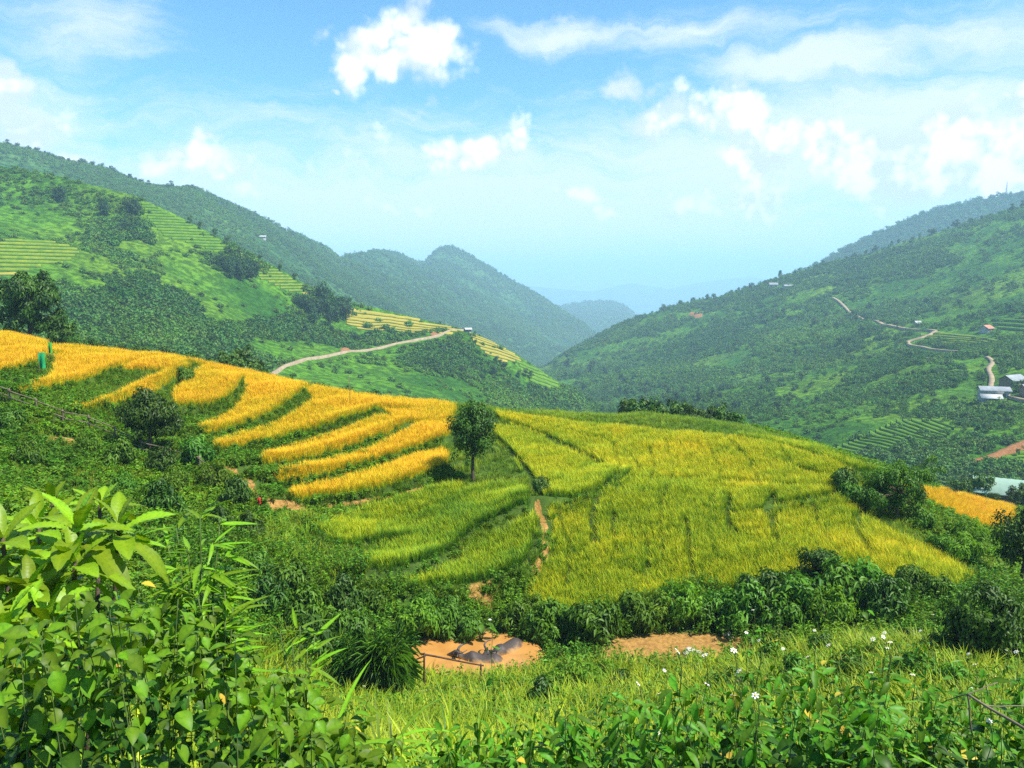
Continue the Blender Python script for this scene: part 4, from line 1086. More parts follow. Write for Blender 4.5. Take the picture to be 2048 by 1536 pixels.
# trees on the hills
def hill_tree_mesh(seed, kind):
    r = np.random.default_rng(seed)
    if kind == 'pine':
        lobes = [(0, 0, 8.6, 1.6, 1.6, 1.6), (.5, 0, 6.9, 2.1, 2.0, 1.2), (-.7, .3, 5.6, 1.9, 1.9, 1.0)]
    elif kind == 'clump':
        lobes = [(0, 0, 5.5, 2.2, 2.2, 4.4), (1.4, .4, 4.2, 1.8, 1.6, 3.6), (-1.4, -.3, 4.0, 1.7, 1.7, 3.4)]
    else:
        lobes = [(0, 0, 6.2, 2.8, 2.7, 2.6), (1.2, 0, 4.8, 2.0, 2.0, 1.7), (-1.3, .4, 5.0, 2.1, 2.0, 1.8)]
    c, size, (v, f, lv) = crown_geo(lobes, 520, .85, .45, seed, 26, .4, .2)
    g = Geo(); g.add(v, None, f, lv)
    g.tube(curve([(0, 0, -1), (.1, 0, 3), (.2 * r.normal(), .1, 6), (0, 0, 8)], 2), np.linspace(.28, .08, 7), 5, 0.0)
    return g.mesh('hill_tree', M['leaf_blue'] if kind != 'round' else M['leaf_dark'], False)
HT = {k: [hill_tree_mesh(60 + 10 * i + j, k) for j in range(3)] for i, k in enumerate(('pine', 'round', 'clump'))}
def hill_tree(name, hill, u, v, h_px, kind, label, group):
    p = hill.at(np.array(u), np.array(v)); d = float(np.linalg.norm(p))
    s = h_px / F * d / 10.0
    if 'skyline' in name or 'valley' in name: label = {'pine': 'high crowned ', 'round': 'round crowned ', 'clump': 'tall bushy '}[kind] + label.replace('small ', '').replace('dark green ', '').replace('dark ', '')
    return obj(name, HT[kind][random.randrange(3)], None, label, 'tree', group, None, (p[0], p[1], p[2] - .3 - (2.2 * s if 'skyline' in name else 0)), (0, 0, random.random() * 6.28), s)
us = np.concatenate([np.arange(-8, 300, 5.5), np.arange(300, 700, 6.5)])
for u in us:
    u = u + random.uniform(-4, 4); v = np.interp(u, ridge.us, ridge.vt)
    hill_tree('skyline_tree', ridge, u, v + random.uniform(3, 9), random.choice((9, 12, 14, 18)) * (1.15 if u < 400 else .85), random.choice(('pine', 'round', 'round')), 'tree standing up on the skyline of the long blue green ridge', 'trees on the ridge skyline')
for u in np.concatenate([np.arange(1285, 1560, 16), np.arange(1560, 2060, 15)]):
    u = u + random.uniform(-7, 7); v = np.interp(u, right_hill.us, right_hill.vt)
    hill_tree('right_skyline_tree', right_hill, u, v + random.uniform(0, 4), random.choice((8, 10, 13, 18)), random.choice(('round', 'round', 'pine')), 'small tree on the skyline of the right hill', 'trees on the right hill skyline')
for u, v, h in [(118, 386, 36), (126, 388, 32), (110, 384, 26), (204, 416, 40), (208, 416, 36), (258, 414, 38), (264, 416, 40), (270, 414, 34), (252, 446, 30), (262, 450, 26)]:
    hill_tree('spur_tree', spur, u, v, h, 'clump', 'tall dark tree high on the spur above the green terraces', 'tall dark trees high on the spur')
for u, v, h in [(438, 528, 34), (450, 532, 40), (462, 536, 42), (474, 540, 44), (486, 540, 46), (498, 542, 46), (510, 542, 40), (458, 545, 34), (480, 548, 36), (502, 548, 34)]:
    hill_tree('bamboo_clump', spur, u, v, h, 'clump', 'dark bamboo clump above the bright green slope on the spur', 'bamboo clumps on the spur')
for u, v, h in [(598, 600, 34), (610, 610, 40), (622, 618, 44), (634, 622, 50), (646, 600, 56), (652, 620, 52), (664, 626, 44), (676, 628, 50), (686, 626, 56), (692, 622, 52), (660, 640, 40), (628, 634, 40)]:
    hill_tree('grove_tree', spur, u, v, h, 'clump', 'dark tree in the grove dividing the spur terraces', 'grove between the spur terraces')
for u, v, h in [(520, 470, 16), (505, 520, 0), (560, 540, 18), (400, 450, 18), (430, 470, 20), (455, 480, 20), (380, 430, 18), (590, 560, 18), (700, 590, 20), (880, 640, 10), (950, 655, 10)]:
    if h: hill_tree('spur_ridge_tree', spur, u, np.interp(u, spur.us, spur.vt) + 3, h, 'round', 'small tree along the edge of the spur', 'trees along the spur edge')
for k in range(46):
    u = random.uniform(560, 1230); v = random.uniform(0, 1)
    vv = np.interp(u, [560, 700, 900, 1100, 1230], [640, 690, 745, 800, 835]) + random.uniform(-40, 20)
    if 690 < vv < 735 and 540 < u < 900: continue
    hill_tree('valley_tree', spur, u, vv, random.uniform(14, 26), random.choice(('round', 'clump')), 'dark green tree scattered low on the spur slope', 'trees on the lower spur')
for k in range(60):
    u = random.uniform(1130, 1560); vv = np.interp(u, [1130, 1250, 1400, 1560], [760, 800, 810, 800]) + random.uniform(-30, 30)
    hill_tree('valley_wood_tree', right_hill, u, vv, random.uniform(16, 30), random.choice(('round', 'clump')), 'dark tree in the wooded valley bottom', 'trees in the valley bottom')
for k in range(70):
    u = random.uniform(1560, 2060); vv = random.uniform(600, 900)
    if abs(vv - 860) < 60 and 1640 < u < 1930: continue
    if abs(vv - 685) < 25 and u > 1830: continue
    hill_tree('hillside_tree', right_hill, u, vv, random.uniform(14, 26), 'round', 'dark green tree on the slope around the hillside houses', 'trees around the hillside houses')

# ---------------------------------------------------------------- terraces and roads on the hills
M['tread'] = plain_mat('terrace_rice', (0.10, 0.18, 0.016), (0.19, 0.24, 0.022), .35, .95, .05)
M['tread_green'] = plain_mat('terrace_green_rice', (0.065, 0.16, 0.014), (0.13, 0.23, 0.020), .35, .95, .05)
M['tread_gold'] = plain_mat('terrace_gold_rice', (0.26, 0.23, 0.035), (0.34, 0.28, 0.05), .12, .95, .05)
M['riser'] = plain_mat('terrace_bank', (0.035, 0.08, 0.012), (0.06, 0.12, 0.016), .3, .95, .05)
M['road'] = plain_mat('dirt_road', (0.24, 0.18, 0.11), (0.33, 0.26, 0.17), .4, .95, .1)
def terraces(hill, poly, step, mat, label, group='far rice terraces'):
    poly = np.array(poly, float)
    us = np.arange(poly[:, 0].min(), poly[:, 0].max() + 1, 4.0); vs = np.arange(poly[:, 1].min() - 20, poly[:, 1].max() + 21, 1.0)[::-1]
    U, V = np.meshgrid(us, vs)
    p = hill.at(U, V); z = np.maximum.accumulate(p[..., 2], 0) + np.arange(len(vs))[:, None] * 1e-4
    zmin, zmax = z.min(), z.max()
    root = None
    lev = np.arange(math.ceil(zmin / step) * step, zmax, step)
    def contour(zk):
        o = np.full((len(us), 3), np.nan); vv = np.full(len(us), np.nan)
        for i in range(len(us)):
            if z[0, i] < zk < z[-1, i]:
                for c in range(2): o[i, c] = np.interp(zk, z[:, i], p[:, i, c])
                o[i, 2] = zk; vv[i] = np.interp(zk, z[:, i], vs)
        return o, vv
    cs = [contour(q) for q in lev]
    for k in range(len(lev) - 1):
        (a, va), (b, vb) = cs[k], cs[k + 1]
        ok = ~np.isnan(va) & ~np.isnan(vb)
        vv = np.where(ok, va, 0)
        ok &= inside(poly, us, vv)
        idx = np.where(ok)[0]
        if len(idx) < 3: continue
        idx = np.arange(idx[0], idx[-1] + 1); idx = idx[ok[idx]]
        if len(idx) < 3: continue
        jump = np.where((np.linalg.norm(np.diff(a[idx], axis=0), axis=1) > 4.5) | (np.linalg.norm(np.diff(b[idx], axis=0), axis=1) > 4.5) | (np.diff(idx) > 1))[0] + 1
        idx = max(np.split(idx, jump), key=len)
        if len(idx) < 4: continue
        f = a[idx].copy(); bk = b[idx].copy()
        top = lev[k] + step * (.75 + .12 * random.random())
        lo = f.copy(); lo[:, 2] = lev[k] - step * .6; f[:, 2] = top + .12 * fbm(f[:, 0] / 6, f[:, 1] / 6, 2, 7); bk[:, 2] = top
        bk[:, :2] += (bk[:, :2] - f[:, :2]) * .35
        n = len(idx)
        md = f.copy(); md[:, 2] = lev[k] + step * .22
        v = np.concatenate([lo, f, bk, md])
        i = np.arange(n - 1)
        fr = np.stack([i, i + 1, 3 * n + i + 1, 3 * n + i], -1); fm = np.stack([3 * n + i, 3 * n + i + 1, n + i + 1, n + i], -1); ft = np.stack([n + i, n + i + 1, 2 * n + i + 1, 2 * n + i], -1)
        if root is None:
            root = empty('rice_terraces', f.mean(0), label, 'terraces', group)
        me = mesh_np('terrace', v - np.array(root.location), np.vstack([fr, fm, ft]), None, False, M['riser'])
        me.materials.append(M[mat] if random.random() > .05 else M['tread_gold'])
        me.polygons.foreach_set('material_index', np.r_[np.zeros(n - 1, np.int32), np.ones(2 * n - 2, np.int32)].astype(np.int32))
        obj('terrace', me, root)
    return root
terraces(spur, [(-40, 490), (130, 494), (165, 520), (140, 545), (60, 560), (-40, 575)], 1.5, 'tread', 'yellow green terraces on the spur at the left above the broadleaf tree')
terraces(spur, [(275, 395), (335, 418), (420, 462), (480, 500), (430, 496), (330, 460), (300, 430)], 1.5, 'tread_green', 'green terraces running down the upper edge of the spur')
terraces(spur, [(505, 508), (560, 538), (640, 584), (675, 600), (640, 588), (560, 568), (515, 545)], 1.5, 'tread', 'olive terraces on the spur edge between bamboo and grove')
def terrace_rows(hill, poly, dv, slope, bend, mat, label, h=.9, group='far rice terraces'):
    poly = np.array(poly, float); uc, vc = poly.mean(0)
    us = np.arange(poly[:, 0].min(), poly[:, 0].max() + 1, 3.0)
    off = slope * (us - uc) + bend * (us - uc) ** 2
    root = None
    for c in np.arange(poly[:, 1].min() - 60, poly[:, 1].max() + 60, dv):
        vf = c + off; ok = inside(poly, us, vf - dv / 2); idx = np.where(ok)[0]
        if len(idx) < 4: continue
        idx = max(np.split(idx, np.where(np.diff(idx) > 1)[0] + 1), key=len)
        if len(idx) < 4: continue
        wob = .12 * dv * fbm(us[idx] / 14, np.full(len(idx), c), 2, 9)
        f0 = hill.at(us[idx], vf[idx] + wob); bk = hill.at(us[idx], vf[idx] + wob - dv * 1.05); bk[:, 2] += .25
        lo = f0 - [0, 0, .5]; md = f0 + [0, 0, h * .42]; tp = f0 + [0, 0, h]
        bk[:, 2] = np.minimum(bk[:, 2], np.maximum(tp[:, 2], bk[:, 2] - h * .3))
        n = len(idx); i = np.arange(n - 1); v = np.concatenate([lo, md, tp, bk])
        fs = [np.stack([k * n + i, k * n + i + 1, (k + 1) * n + i + 1, (k + 1) * n + i], -1) for k in range(3)]
        if root is None: root = empty('rice_terraces', tp.mean(0), label, 'terraces', group)
        me = mesh_np('terrace', v - np.array(root.location), np.vstack(fs), None, False, M['riser']); me.materials.append(M[mat])
        me.polygons.foreach_set('material_index', np.r_[np.zeros(n - 1), np.ones(2 * n - 2)].astype(np.int32)); obj('terrace', me, root)
    return root
terrace_rows(spur, [(690, 606), (770, 621), (850, 643), (930, 666), (905, 676), (800, 662), (720, 645), (692, 634)], 5.5, .20, 0, 'tread_gold', 'pale gold terraces curving along the spur edge above the track')
terrace_rows(spur, [(940, 670), (985, 686), (1030, 712), (1048, 728), (1010, 732), (970, 712), (945, 690)], 5.5, .30, 0, 'tread_gold', 'pale gold terraces at the nose of the spur below the track end')
terrace_rows(spur, [(1030, 724), (1060, 734), (1130, 778), (1125, 792), (1080, 780), (1045, 752)], 6, .34, 0, 'tread_green', 'green terraces at the bottom of the spur nose')
terrace_rows(right_hill, [(1838, 682), (1880, 672), (1960, 675), (2000, 690), (1975, 702), (1890, 699)], 4.5, .05, .0006, 'tread', 'oval light green terraces inside the bend of the hill road', .8)
terrace_rows(right_hill, [(1660, 890), (1720, 862), (1800, 828), (1880, 826), (1915, 842), (1880, 880), (1820, 912), (1720, 912)], 8, .36, .0004, 'tread_green', 'broad fan of green terraces on the knoll below the hillside house', .8)
terrace_rows(right_hill, [(1470, 766), (1540, 752), (1610, 742), (1615, 756), (1560, 766), (1480, 776)], 4.5, .06, 0, 'tread_green', 'narrow green terraces low on the far wooded slope')
terrace_rows(right_hill, [(1955, 930), (2060, 905), (2060, 950), (1980, 952)], 7, -.05, .0004, 'tread_green', 'green terraces below the red earth cutting', .7)
terraces(right_hill, [(1980, 650), (2060, 642), (2060, 665), (2000, 668)], 1.8, 'tread_green', 'green terraces above the red roofed hut')
def road(name, hill, pts, w, lift=.5):
    c = curve(pts, 8); p = hill.at(c[:, 0], c[:, 1])
    for _ in range(3): p[1:-1] = (p[:-2] + 2 * p[1:-1] + p[2:]) / 4
    t = unit(np.gradient(p, axis=0) * np.array([1, 1, 0])); s = np.stack([t[:, 1], -t[:, 0], 0 * t[:, 0]], -1)
    wv = w * (1 + .25 * fbm(np.arange(len(p)) / 3.0, np.zeros(len(p)), 2, 3))[:, None]
    up = np.array([0, 0, lift])
    v = np.concatenate([p - s * wv * .5 + up - np.array([0, 0, 2.5]), p - s * wv * .5 + up, p + s * wv * .5 + up, p + s * wv * .5 + up - np.array([0, 0, 2.5])])
    n = len(p); i = np.arange(n - 1)
    f = np.concatenate([np.stack([k * n + i, k * n + i + 1, (k + 1) * n + i + 1, (k + 1) * n + i], -1) for k in range(3)])
    return obj(name, mesh_np(name, v, f, None, True, M['road']), kind='structure')
road('dirt_track', spur, [(538, 748), (580, 732), (640, 716), (700, 706), (760, 697), (820, 688), (870, 678), (905, 668), (935, 664)], 1.6, .8)
road('dirt_road', right_hill, [(1665, 604), (1692, 616), (1718, 626), (1724, 632), (1742, 642), (1760, 654), (1766, 660), (1790, 668), (1830, 674), (1870, 675)], 2.8, 1.0)
road('dirt_road', right_hill, [(1870, 675), (1850, 684), (1822, 692), (1815, 696), (1830, 704), (1870, 710), (1915, 714)], 2.4, .9)
road('dirt_road', right_hill, [(1972, 728), (1984, 734), (1979, 744), (1976, 756), (1983, 768), (1981, 778), (1986, 788)], 1.9, .6)
road('dirt_road', right_hill, [(1998, 794), (2030, 800), (2070, 806)], 2.2, .8)
def soil_patch(name, hill, u, v, ru, rv, seed):
    th = np.linspace(0, 2 * np.pi, 25)[:-1]; rr = 1 + .35 * fbm(np.cos(th) * 1.5 + seed, np.sin(th) * 1.5, 3, seed)
    ring = [hill.at(u + ru * k * rr * np.cos(th), v + rv * k * rr * np.sin(th)) for k in (.25, .6, 1.0)]
    for k, q in enumerate(ring): q[:, 2] += (.9, .6, -.3)[k]
    vs = np.vstack([hill.at(np.array([u]), np.array([v])) + [[0, 0, 1.0]]] + ring)
    n = 24; f4 = []; f3 = []
    for k in range(n):
        k2 = (k + 1) % n
        f3.append((0, 1 + k, 1 + k2))
        for a in range(2): f4.append((1 + a * n + k, 1 + (a + 1) * n + k, 1 + (a + 1) * n + k2, 1 + a * n + k2))
    obj(name, mesh_np(name, vs, [np.array(f4), np.array(f3)], None, True, M['soil']), kind='structure')
soil_patch('earth_slip', spur, 690, 698, 12, 9, 3)
soil_patch('earth_slip', spur, 872, 672, 12, 6, 4)
soil_patch('earth_slip', spur, 1032, 786, 5, 12, 5)
soil_patch('earth_slip', right_hill, 1392, 636, 16, 9, 6)
def earth_strip(name, hill, pts, thick):
    c = curve(pts, 6); rows = []
    for k, (dv, dz) in enumerate([(-.5, -.4), (-.35, .7), (0, .9), (.35, .7), (.5, -.4)]):
        q = hill.at(c[:, 0], c[:, 1] + dv * thick * (1 + .5 * fbm(c[:, 0] / 9, np.full(len(c), k * 2.0), 2, 5))); q[:, 2] += dz; rows.append(q)
    rows = np.array(rows)
    obj(name, mesh_np(name, rows.reshape(-1, 3), grid_faces(*rows.shape[:2]), None, True, M['soil']), kind='structure')
earth_strip('earth_bank', right_hill, [(1884, 948), (1930, 938), (1975, 922), (2010, 908), (2070, 888)], 15)

# ---------------------------------------------------------------- buildings
M['wall'] = plain_mat('plaster', (0.32, 0.31, 0.29), (0.42, 0.41, 0.39), 1.0, .9)
M['wood_wall'] = plain_mat('board_wall', (0.16, 0.11, 0.07), (0.26, 0.19, 0.12), 1.5, .9)
M['roof_grey'] = plain_mat('sheet_roof_grey', (0.22, 0.24, 0.25), (0.32, 0.34, 0.35), .8, .8, .1)
M['roof_green'] = plain_mat('sheet_roof_pale_green', (0.24, 0.36, 0.28), (0.30, 0.42, 0.33), .6, .8, .1)
M['roof_red'] = plain_mat('sheet_roof_red', (0.42, 0.16, 0.10), (0.50, 0.22, 0.14), .8, .7)
M['roof_white'] = plain_mat('sheet_roof_white', (0.36, 0.37, 0.36), (0.46, 0.47, 0.46), .8, .8)
M['glass'] = plain_mat('dark_glass', (0.03, 0.04, 0.05), (0.05, 0.06, 0.07), 2, .2, .5)
def house(p, rz, L, W, H, rise, roof, wall, label, name='house', lean_to=False, over=.6):
    e = empty(name, p, label, 'house', None, rz)
    g = Geo(); x, y = L / 2, W / 2
    v = [(-x, -y, -2), (x, -y, -2), (x, y, -2), (-x, y, -2), (-x, -y, H), (x, -y, H), (x, y, H), (-x, y, H), (-x, 0, H + rise), (x, 0, H + rise)]
    g.add(v, [(0, 1, 5, 4), (2, 3, 7, 6), (3, 0, 4, 7), (1, 2, 6, 5)], [(4, 8, 7), (5, 6, 9)])
    obj('wall', g.mesh('wall', M[wall], False), e)
    for s in (-1, 1):
        g = Geo(); sl = rise / y; n = 18
        xs = np.linspace(-x - over, x + over, n + 1)
        zz = .05 * (np.arange(n + 1) % 2)
        yo = s * (y + over); zo = H - sl * over
        a = np.stack([xs, 0 * xs, H + rise + .06 + zz], -1); b = np.stack([xs, 0 * xs + yo, zo + .06 + zz], -1)
        a2 = a - [0, 0, .14]; b2 = b - [0, 0, .14]
        i = np.arange(n); m = n + 1
        f = np.concatenate([np.stack([i, i + 1, m + i + 1, m + i], -1), np.stack([2 * m + i, 3 * m + i, 3 * m + i + 1, 2 * m + i + 1], -1), np.stack([m + i, m + i + 1, 3 * m + i + 1, 3 * m + i], -1)])
        g.add(np.concatenate([a, b, a2, b2]), f)
        obj('roof_sheet', g.mesh('roof_sheet', M[roof], False), e)
    g = Geo(); g.box((-.5, -y - .06, -1.0), (.5, -y + .02, min(1.4, H - .3))); obj('door', g.mesh('door', M['wood_wall'], False), e)
    for dx in (-.3, .3):
        g = Geo(); g.box((dx * L - .55, -y - .05, H * .3), (dx * L + .55, -y + .02, H * .75)); obj('window', g.mesh('window', M['glass'], False), e)
    if lean_to:
        g = Geo(); v = np.array([(-x - .8, -y - 3.2, H * .35), (x * .4, -y - 3.2, H * .35), (x * .4, -y - .1, H * .72), (-x - .8, -y - .1, H * .72)])
        g.add(np.vstack([v, v - [0, 0, .12]]), [(0, 1, 2, 3), (7, 6, 5, 4), (0, 4, 5, 1), (1, 5, 6, 2), (3, 2, 6, 7), (0, 3, 7, 4)])
        obj('porch_roof', g.mesh('porch_roof', M['roof_white'], False), e)
    return e
def on(h, u, v): return h.at(np.array(float(u)), np.array(float(v)))
q = on(right_hill, 1986, 800); house(q, R(-18), 9, 6, 4.0, 1.0, 'roof_grey', 'wall', 'grey roofed house with white porch sheet where the hillside path ends', lean_to=True)
q = on(right_hill, 2024, 776); house(q, R(25), 8, 5.5, 2.6, 1.6, 'roof_grey', 'wood_wall', 'pale gabled hut among trees above the grey roofed house')
q = on(right_hill, 1972, 668); house(q, R(35), 7, 5, 2.4, 1.6, 'roof_red', 'wall', 'small red roofed hut above the oval terraces')
q = on(right_hill, 1546, 587); house(q, R(-8), 9, 6, 4, 2.0, 'roof_grey', 'wall', 'pale house near the skyline of the right hill')
q = on(right_hill, 1576, 590); house(q, R(10), 11, 5, 2.6, 1.3, 'roof_grey', 'wall', 'long low pale house beside the skyline house')
q = on(right_hill, 1834, 664); house(q, R(15), 4, 3, 2.6, 1.2, 'roof_white', 'wall', 'tiny white hut above the hill road')
q = on(right_hill, 2058, 796); house(q, R(5), 5, 4, 2.4, 1.2, 'roof_grey', 'wood_wall', 'grey hut beside the lower hill road')
q = on(ridge, 526, 484); house(q, R(10), 7, 4, 2.6, 1.2, 'roof_white', 'wall', 'white house on the blue green ridge')
q = on(spur, 936, 668); house(q, R(20), 3.0, 2.4, 1.8, .6, 'roof_white', 'wall', 'small white hut at the end of the track on the spur nose')
q = P(2008, 962, 104); house((q[0], q[1], q[2] - 3.2), R(-28), 6.2, 5, 2.2, 1.3, 'roof_green', 'wood_wall', 'shed with pale green sheet roof below the terraces', 'shed')
q = on(right_hill, 1590, 583)
def mast(p, h):
    e = empty('radio_mast', p, 'thin lattice mast on the hazy mountain top', 'mast')
    for a, b in ((-1, -1), (1, -1), (1, 1), (-1, 1)):
        g = Geo(); g.tube([(a * 1.4, b * 1.4, -3), (a * .25, b * .25, h)], .28, 4); obj('leg', g.mesh('leg', M['roof_grey'], False), e)
    for k in range(1, 7):
        g = Geo(); s = 1.4 - 1.15 * k / 7; z = h * k / 7
        g.tube([(-s, -s, z), (s, -s, z), (s, s, z), (-s, s, z), (-s, -s, z)], .2, 3); obj('brace', g.mesh('brace', M['roof_grey'], False), e)
mast(on(right_back, 2012, 393), 30)

# ---------------------------------------------------------------- fences, poles, cloths
M['pole'] = plain_mat('weathered_pole', (0.10, 0.075, 0.05), (0.22, 0.17, 0.11), 6, .85)
M['bamboo'] = plain_mat('bamboo_pole', (0.42, 0.38, 0.12), (0.60, 0.55, 0.24), 3, .5)
M['dark_pole'] = plain_mat('wet_pole', (0.05, 0.028, 0.02), (0.11, 0.06, 0.04), 6, .7)
def stick(name, parent, a, b, r, mat, bend=.02, root=(0, 0, 0)):
    a = np.asarray(a, float) - root; b = np.asarray(b, float) - root
    L = np.linalg.norm(b - a)
    pts = [a, a + (b - a) * .33 + rng.normal(0, bend * L, 3) * .4, a + (b - a) * .66 + rng.normal(0, bend * L, 3) * .4, b]
    g = Geo(); g.tube(curve(pts, 3), np.linspace(r, r * .75, 10), 6)
    return obj(name, g.mesh(name, M[mat]), parent)
def rail_fence():
    px = [(-30, 778), (22, 797), (75, 812), (125, 828), (180, 848), (232, 870), (282, 895), (340, 915), (400, 930), (450, 962)]
    g0 = [ground_at(u, v + 16, 24) for u, v in px]
    e = empty('rail_fence', g0[0], 'weathered rail fence running down the slope to the small tree', 'fence')
    tops = []
    for i, q in enumerate(g0):
        h = 1.0 + random.uniform(-.1, .15); t = q + [random.uniform(-.08, .08), 0, h]
        stick('post', e, q - [0, 0, .3], t, .05, 'pole', .01, g0[0]); tops.append(t)
    for a, b in zip(tops[:-1], tops[1:]):
        for d in (.12, .5):
            stick('rail', e, a - [.1, 0, d], b - [-.1, 0, d], .035, 'pole', .01, g0[0])
rail_fence()
def pool_fence():
    A = ground_at(850, 1402, 12); B = ground_at(962, 1392, 12); Cc = ground_at(792, 1398, 12)
    e = empty('pool_fence', A, 'crooked pole fence with a slanting rail before the muddy pool', 'fence')
    def top(q, v):
        a, b = ray(0, v); return np.array([q[0], q[1], float(b) * q[1]])
    ta, tb, tc = top(A, 1306), top(B, 1328), top(Cc, 1330)
    for q, t in ((A, ta), (B, tb), (Cc, tc)): stick('post', e, q - [0, 0, .3], t, .045, 'dark_pole', .012, A)
    stick('rail', e, ta - [.15, 0, .02], tb - [-.1, 0, .06], .034, 'dark_pole', .008, A)
    stick('rail', e, tc - [.1, 0, .12], ta - [-.05, 0, .1], .03, 'dark_pole', .01, A)
pool_fence()
def lying_pole(px, r, lab, mat, name, lift=.5):
    a = ground_at(*px[0], 10) + [0, 0, lift]; b = ground_at(*px[1], 10) + [0, 0, lift]
    o = stick(name, None, a, b, r, mat, .01, a); o.location = a; o['label'] = lab; o['category'] = 'pole'
lying_pole(((712, 1424), (868, 1408)), .05, 'yellow bamboo pole lying in the grass below the pole fence', 'bamboo', 'bamboo_pole')
lying_pole(((885, 1410), (1002, 1384)), .05, 'pale bamboo pole tilted up toward the pale shrub', 'bamboo', 'bamboo_pole')
def upright(name, u, v, h, r, lab, mat='pole', crossarm=False, p=None):
    q = ground_at(u, v, 24) if p is None else p
    e = empty(name, q, lab, 'pole')
    g = Geo(); g.tube([(0, 0, -.4), (.02, 0, h * .5), (0, .02, h)], [r, r * .9, r * .75], 6); obj('shaft', g.mesh('shaft', M[mat]), e)
    if crossarm:
        g = Geo(); g.box((-.6, -.05, h - .5), (.6, .05, h - .38)); obj('crossarm', g.mesh('crossarm', M[mat], False), e)
upright('thin_pole', 700, 812, 2.4, .025, 'thin bare stick standing in the golden rice near the crest')
q = P(1877, 974, 92); upright('utility_pole', 0, 0, 3.2, .09, 'short dark utility pole beside the yellow earth patch', 'dark_pole', True, (q[0], q[1], float(near.z(q[0], q[1]))))
def cloth(name, u, v, w, h, col, lab, y0=24, lift=.5):
    q = ground_at(u, v, y0); e = empty(name, q, lab, 'cloth')
    stick('stake', e, (0, 0, -.2), (.03, 0, lift + h + .1), .018, 'pole', .01)
    n = 7; X, Z = np.meshgrid(np.linspace(0, w, n), np.linspace(0, -h, n))
    Yy = .12 * np.sin(X / w * 7) * (-Z / h) + .05 * np.sin(Z / h * 5); X = X * (1 + .3 * Z / h)
    m = plain_mat(name, tuple(.8 * c for c in col), col, 3, .7)
    f_ = np.stack([X, Yy, Z + lift + h], -1).reshape(-1, 3)
    b_ = f_ + [0, .012, 0]
    gf = grid_faces(n, n)
    me = mesh_np('sheet', np.vstack([f_, b_]), np.vstack([gf, gf[:, ::-1] + n * n]), None, True, m)
    obj('sheet', me, e)
cloth('green_sheet', 80, 752, .5, 1.1, (.03, .42, .14), 'bright green plastic sheet on a stake at the golden terrace edge')
cloth('green_strip', 99, 722, .3, .8, (.10, .40, .05), 'light green strip hanging between two golden terraces')
cloth('red_rag', 517, 1026, .16, .36, (.62, .04, .02), 'small red rag on a stake at the foot of the brown path')

# ---------------------------------------------------------------- muddy pool and buffaloes
def mud_mat():
    m, nt, out = new_mat('mud_water')
    g = N(nt, 'ShaderNodeNewGeometry').outputs['Position']
    n1 = noise(nt, g, 1.1, 4, .55)
    c = mixc(nt, smooth(nt, n1, .3, .7), (0.38, 0.175, 0.040, 1), (0.48, 0.235, 0.06, 1))
    b = principled(nt, c, .32, .4)
    bp = N(nt, 'ShaderNodeBump'); bp.inputs['Strength'].default_value = .25; bp.inputs['Distance'].default_value = .03
    put(nt, bp.inputs['Height'], noise(nt, g, 3, 3, .5)); link(nt, bp.outputs[0], b.inputs['Normal'])
    link(nt, b.outputs[0], out.inputs[0]); return m
M['mud'] = mud_mat()
def mud_pool():
    th = np.linspace(0, 2 * np.pi, 61)[:-1]
    r = 1.12 + .14 * fbm(np.cos(th) * 2 + 5, np.sin(th) * 2, 3, 8)
    rings = [np.stack([-1.6 + 2.7 * k * r * np.cos(th), 28.7 + 2.1 * k * r * np.sin(th), np.full(60, -14.62)], -1) for k in np.linspace(.05, 1, 9)]
    rings = np.array(rings); n = 60
    f = [(a * n + k, a * n + (k + 1) % n, (a + 1) * n + (k + 1) % n, (a + 1) * n + k) for a in range(8) for k in range(n)]
    obj('mud_pool', mesh_np('mud_pool', rings.reshape(-1, 3), np.array(f), None, True, M['mud']), kind='structure')
mud_pool()
def hide_mat():
    m, nt, out = new_mat('buffalo_hide')
    tc = N(nt, 'ShaderNodeTexCoord').outputs['Object']
    n1 = noise(nt, tc, 3, 5, .6)
    sp = N(nt, 'ShaderNodeSeparateXYZ'); link(nt, tc, sp.inputs[0])
    mud = smooth(nt, math_(nt, 'ADD', math_(nt, 'MULTIPLY', n1, .5), math_(nt, 'MULTIPLY', sp.outputs[2], -.9)), -.12, .18)
    c = mixc(nt, mud, (0.060, 0.046, 0.040, 1), (0.36, 0.20, 0.075, 1))
    b = principled(nt, c, .55, .25); link(nt, b.outputs[0], out.inputs[0]); return m
M['hide'] = hide_mat()
M['horn'] = plain_mat('horn', (0.03, 0.027, 0.024), (0.09, 0.08, 0.07), 8, .4, .5)
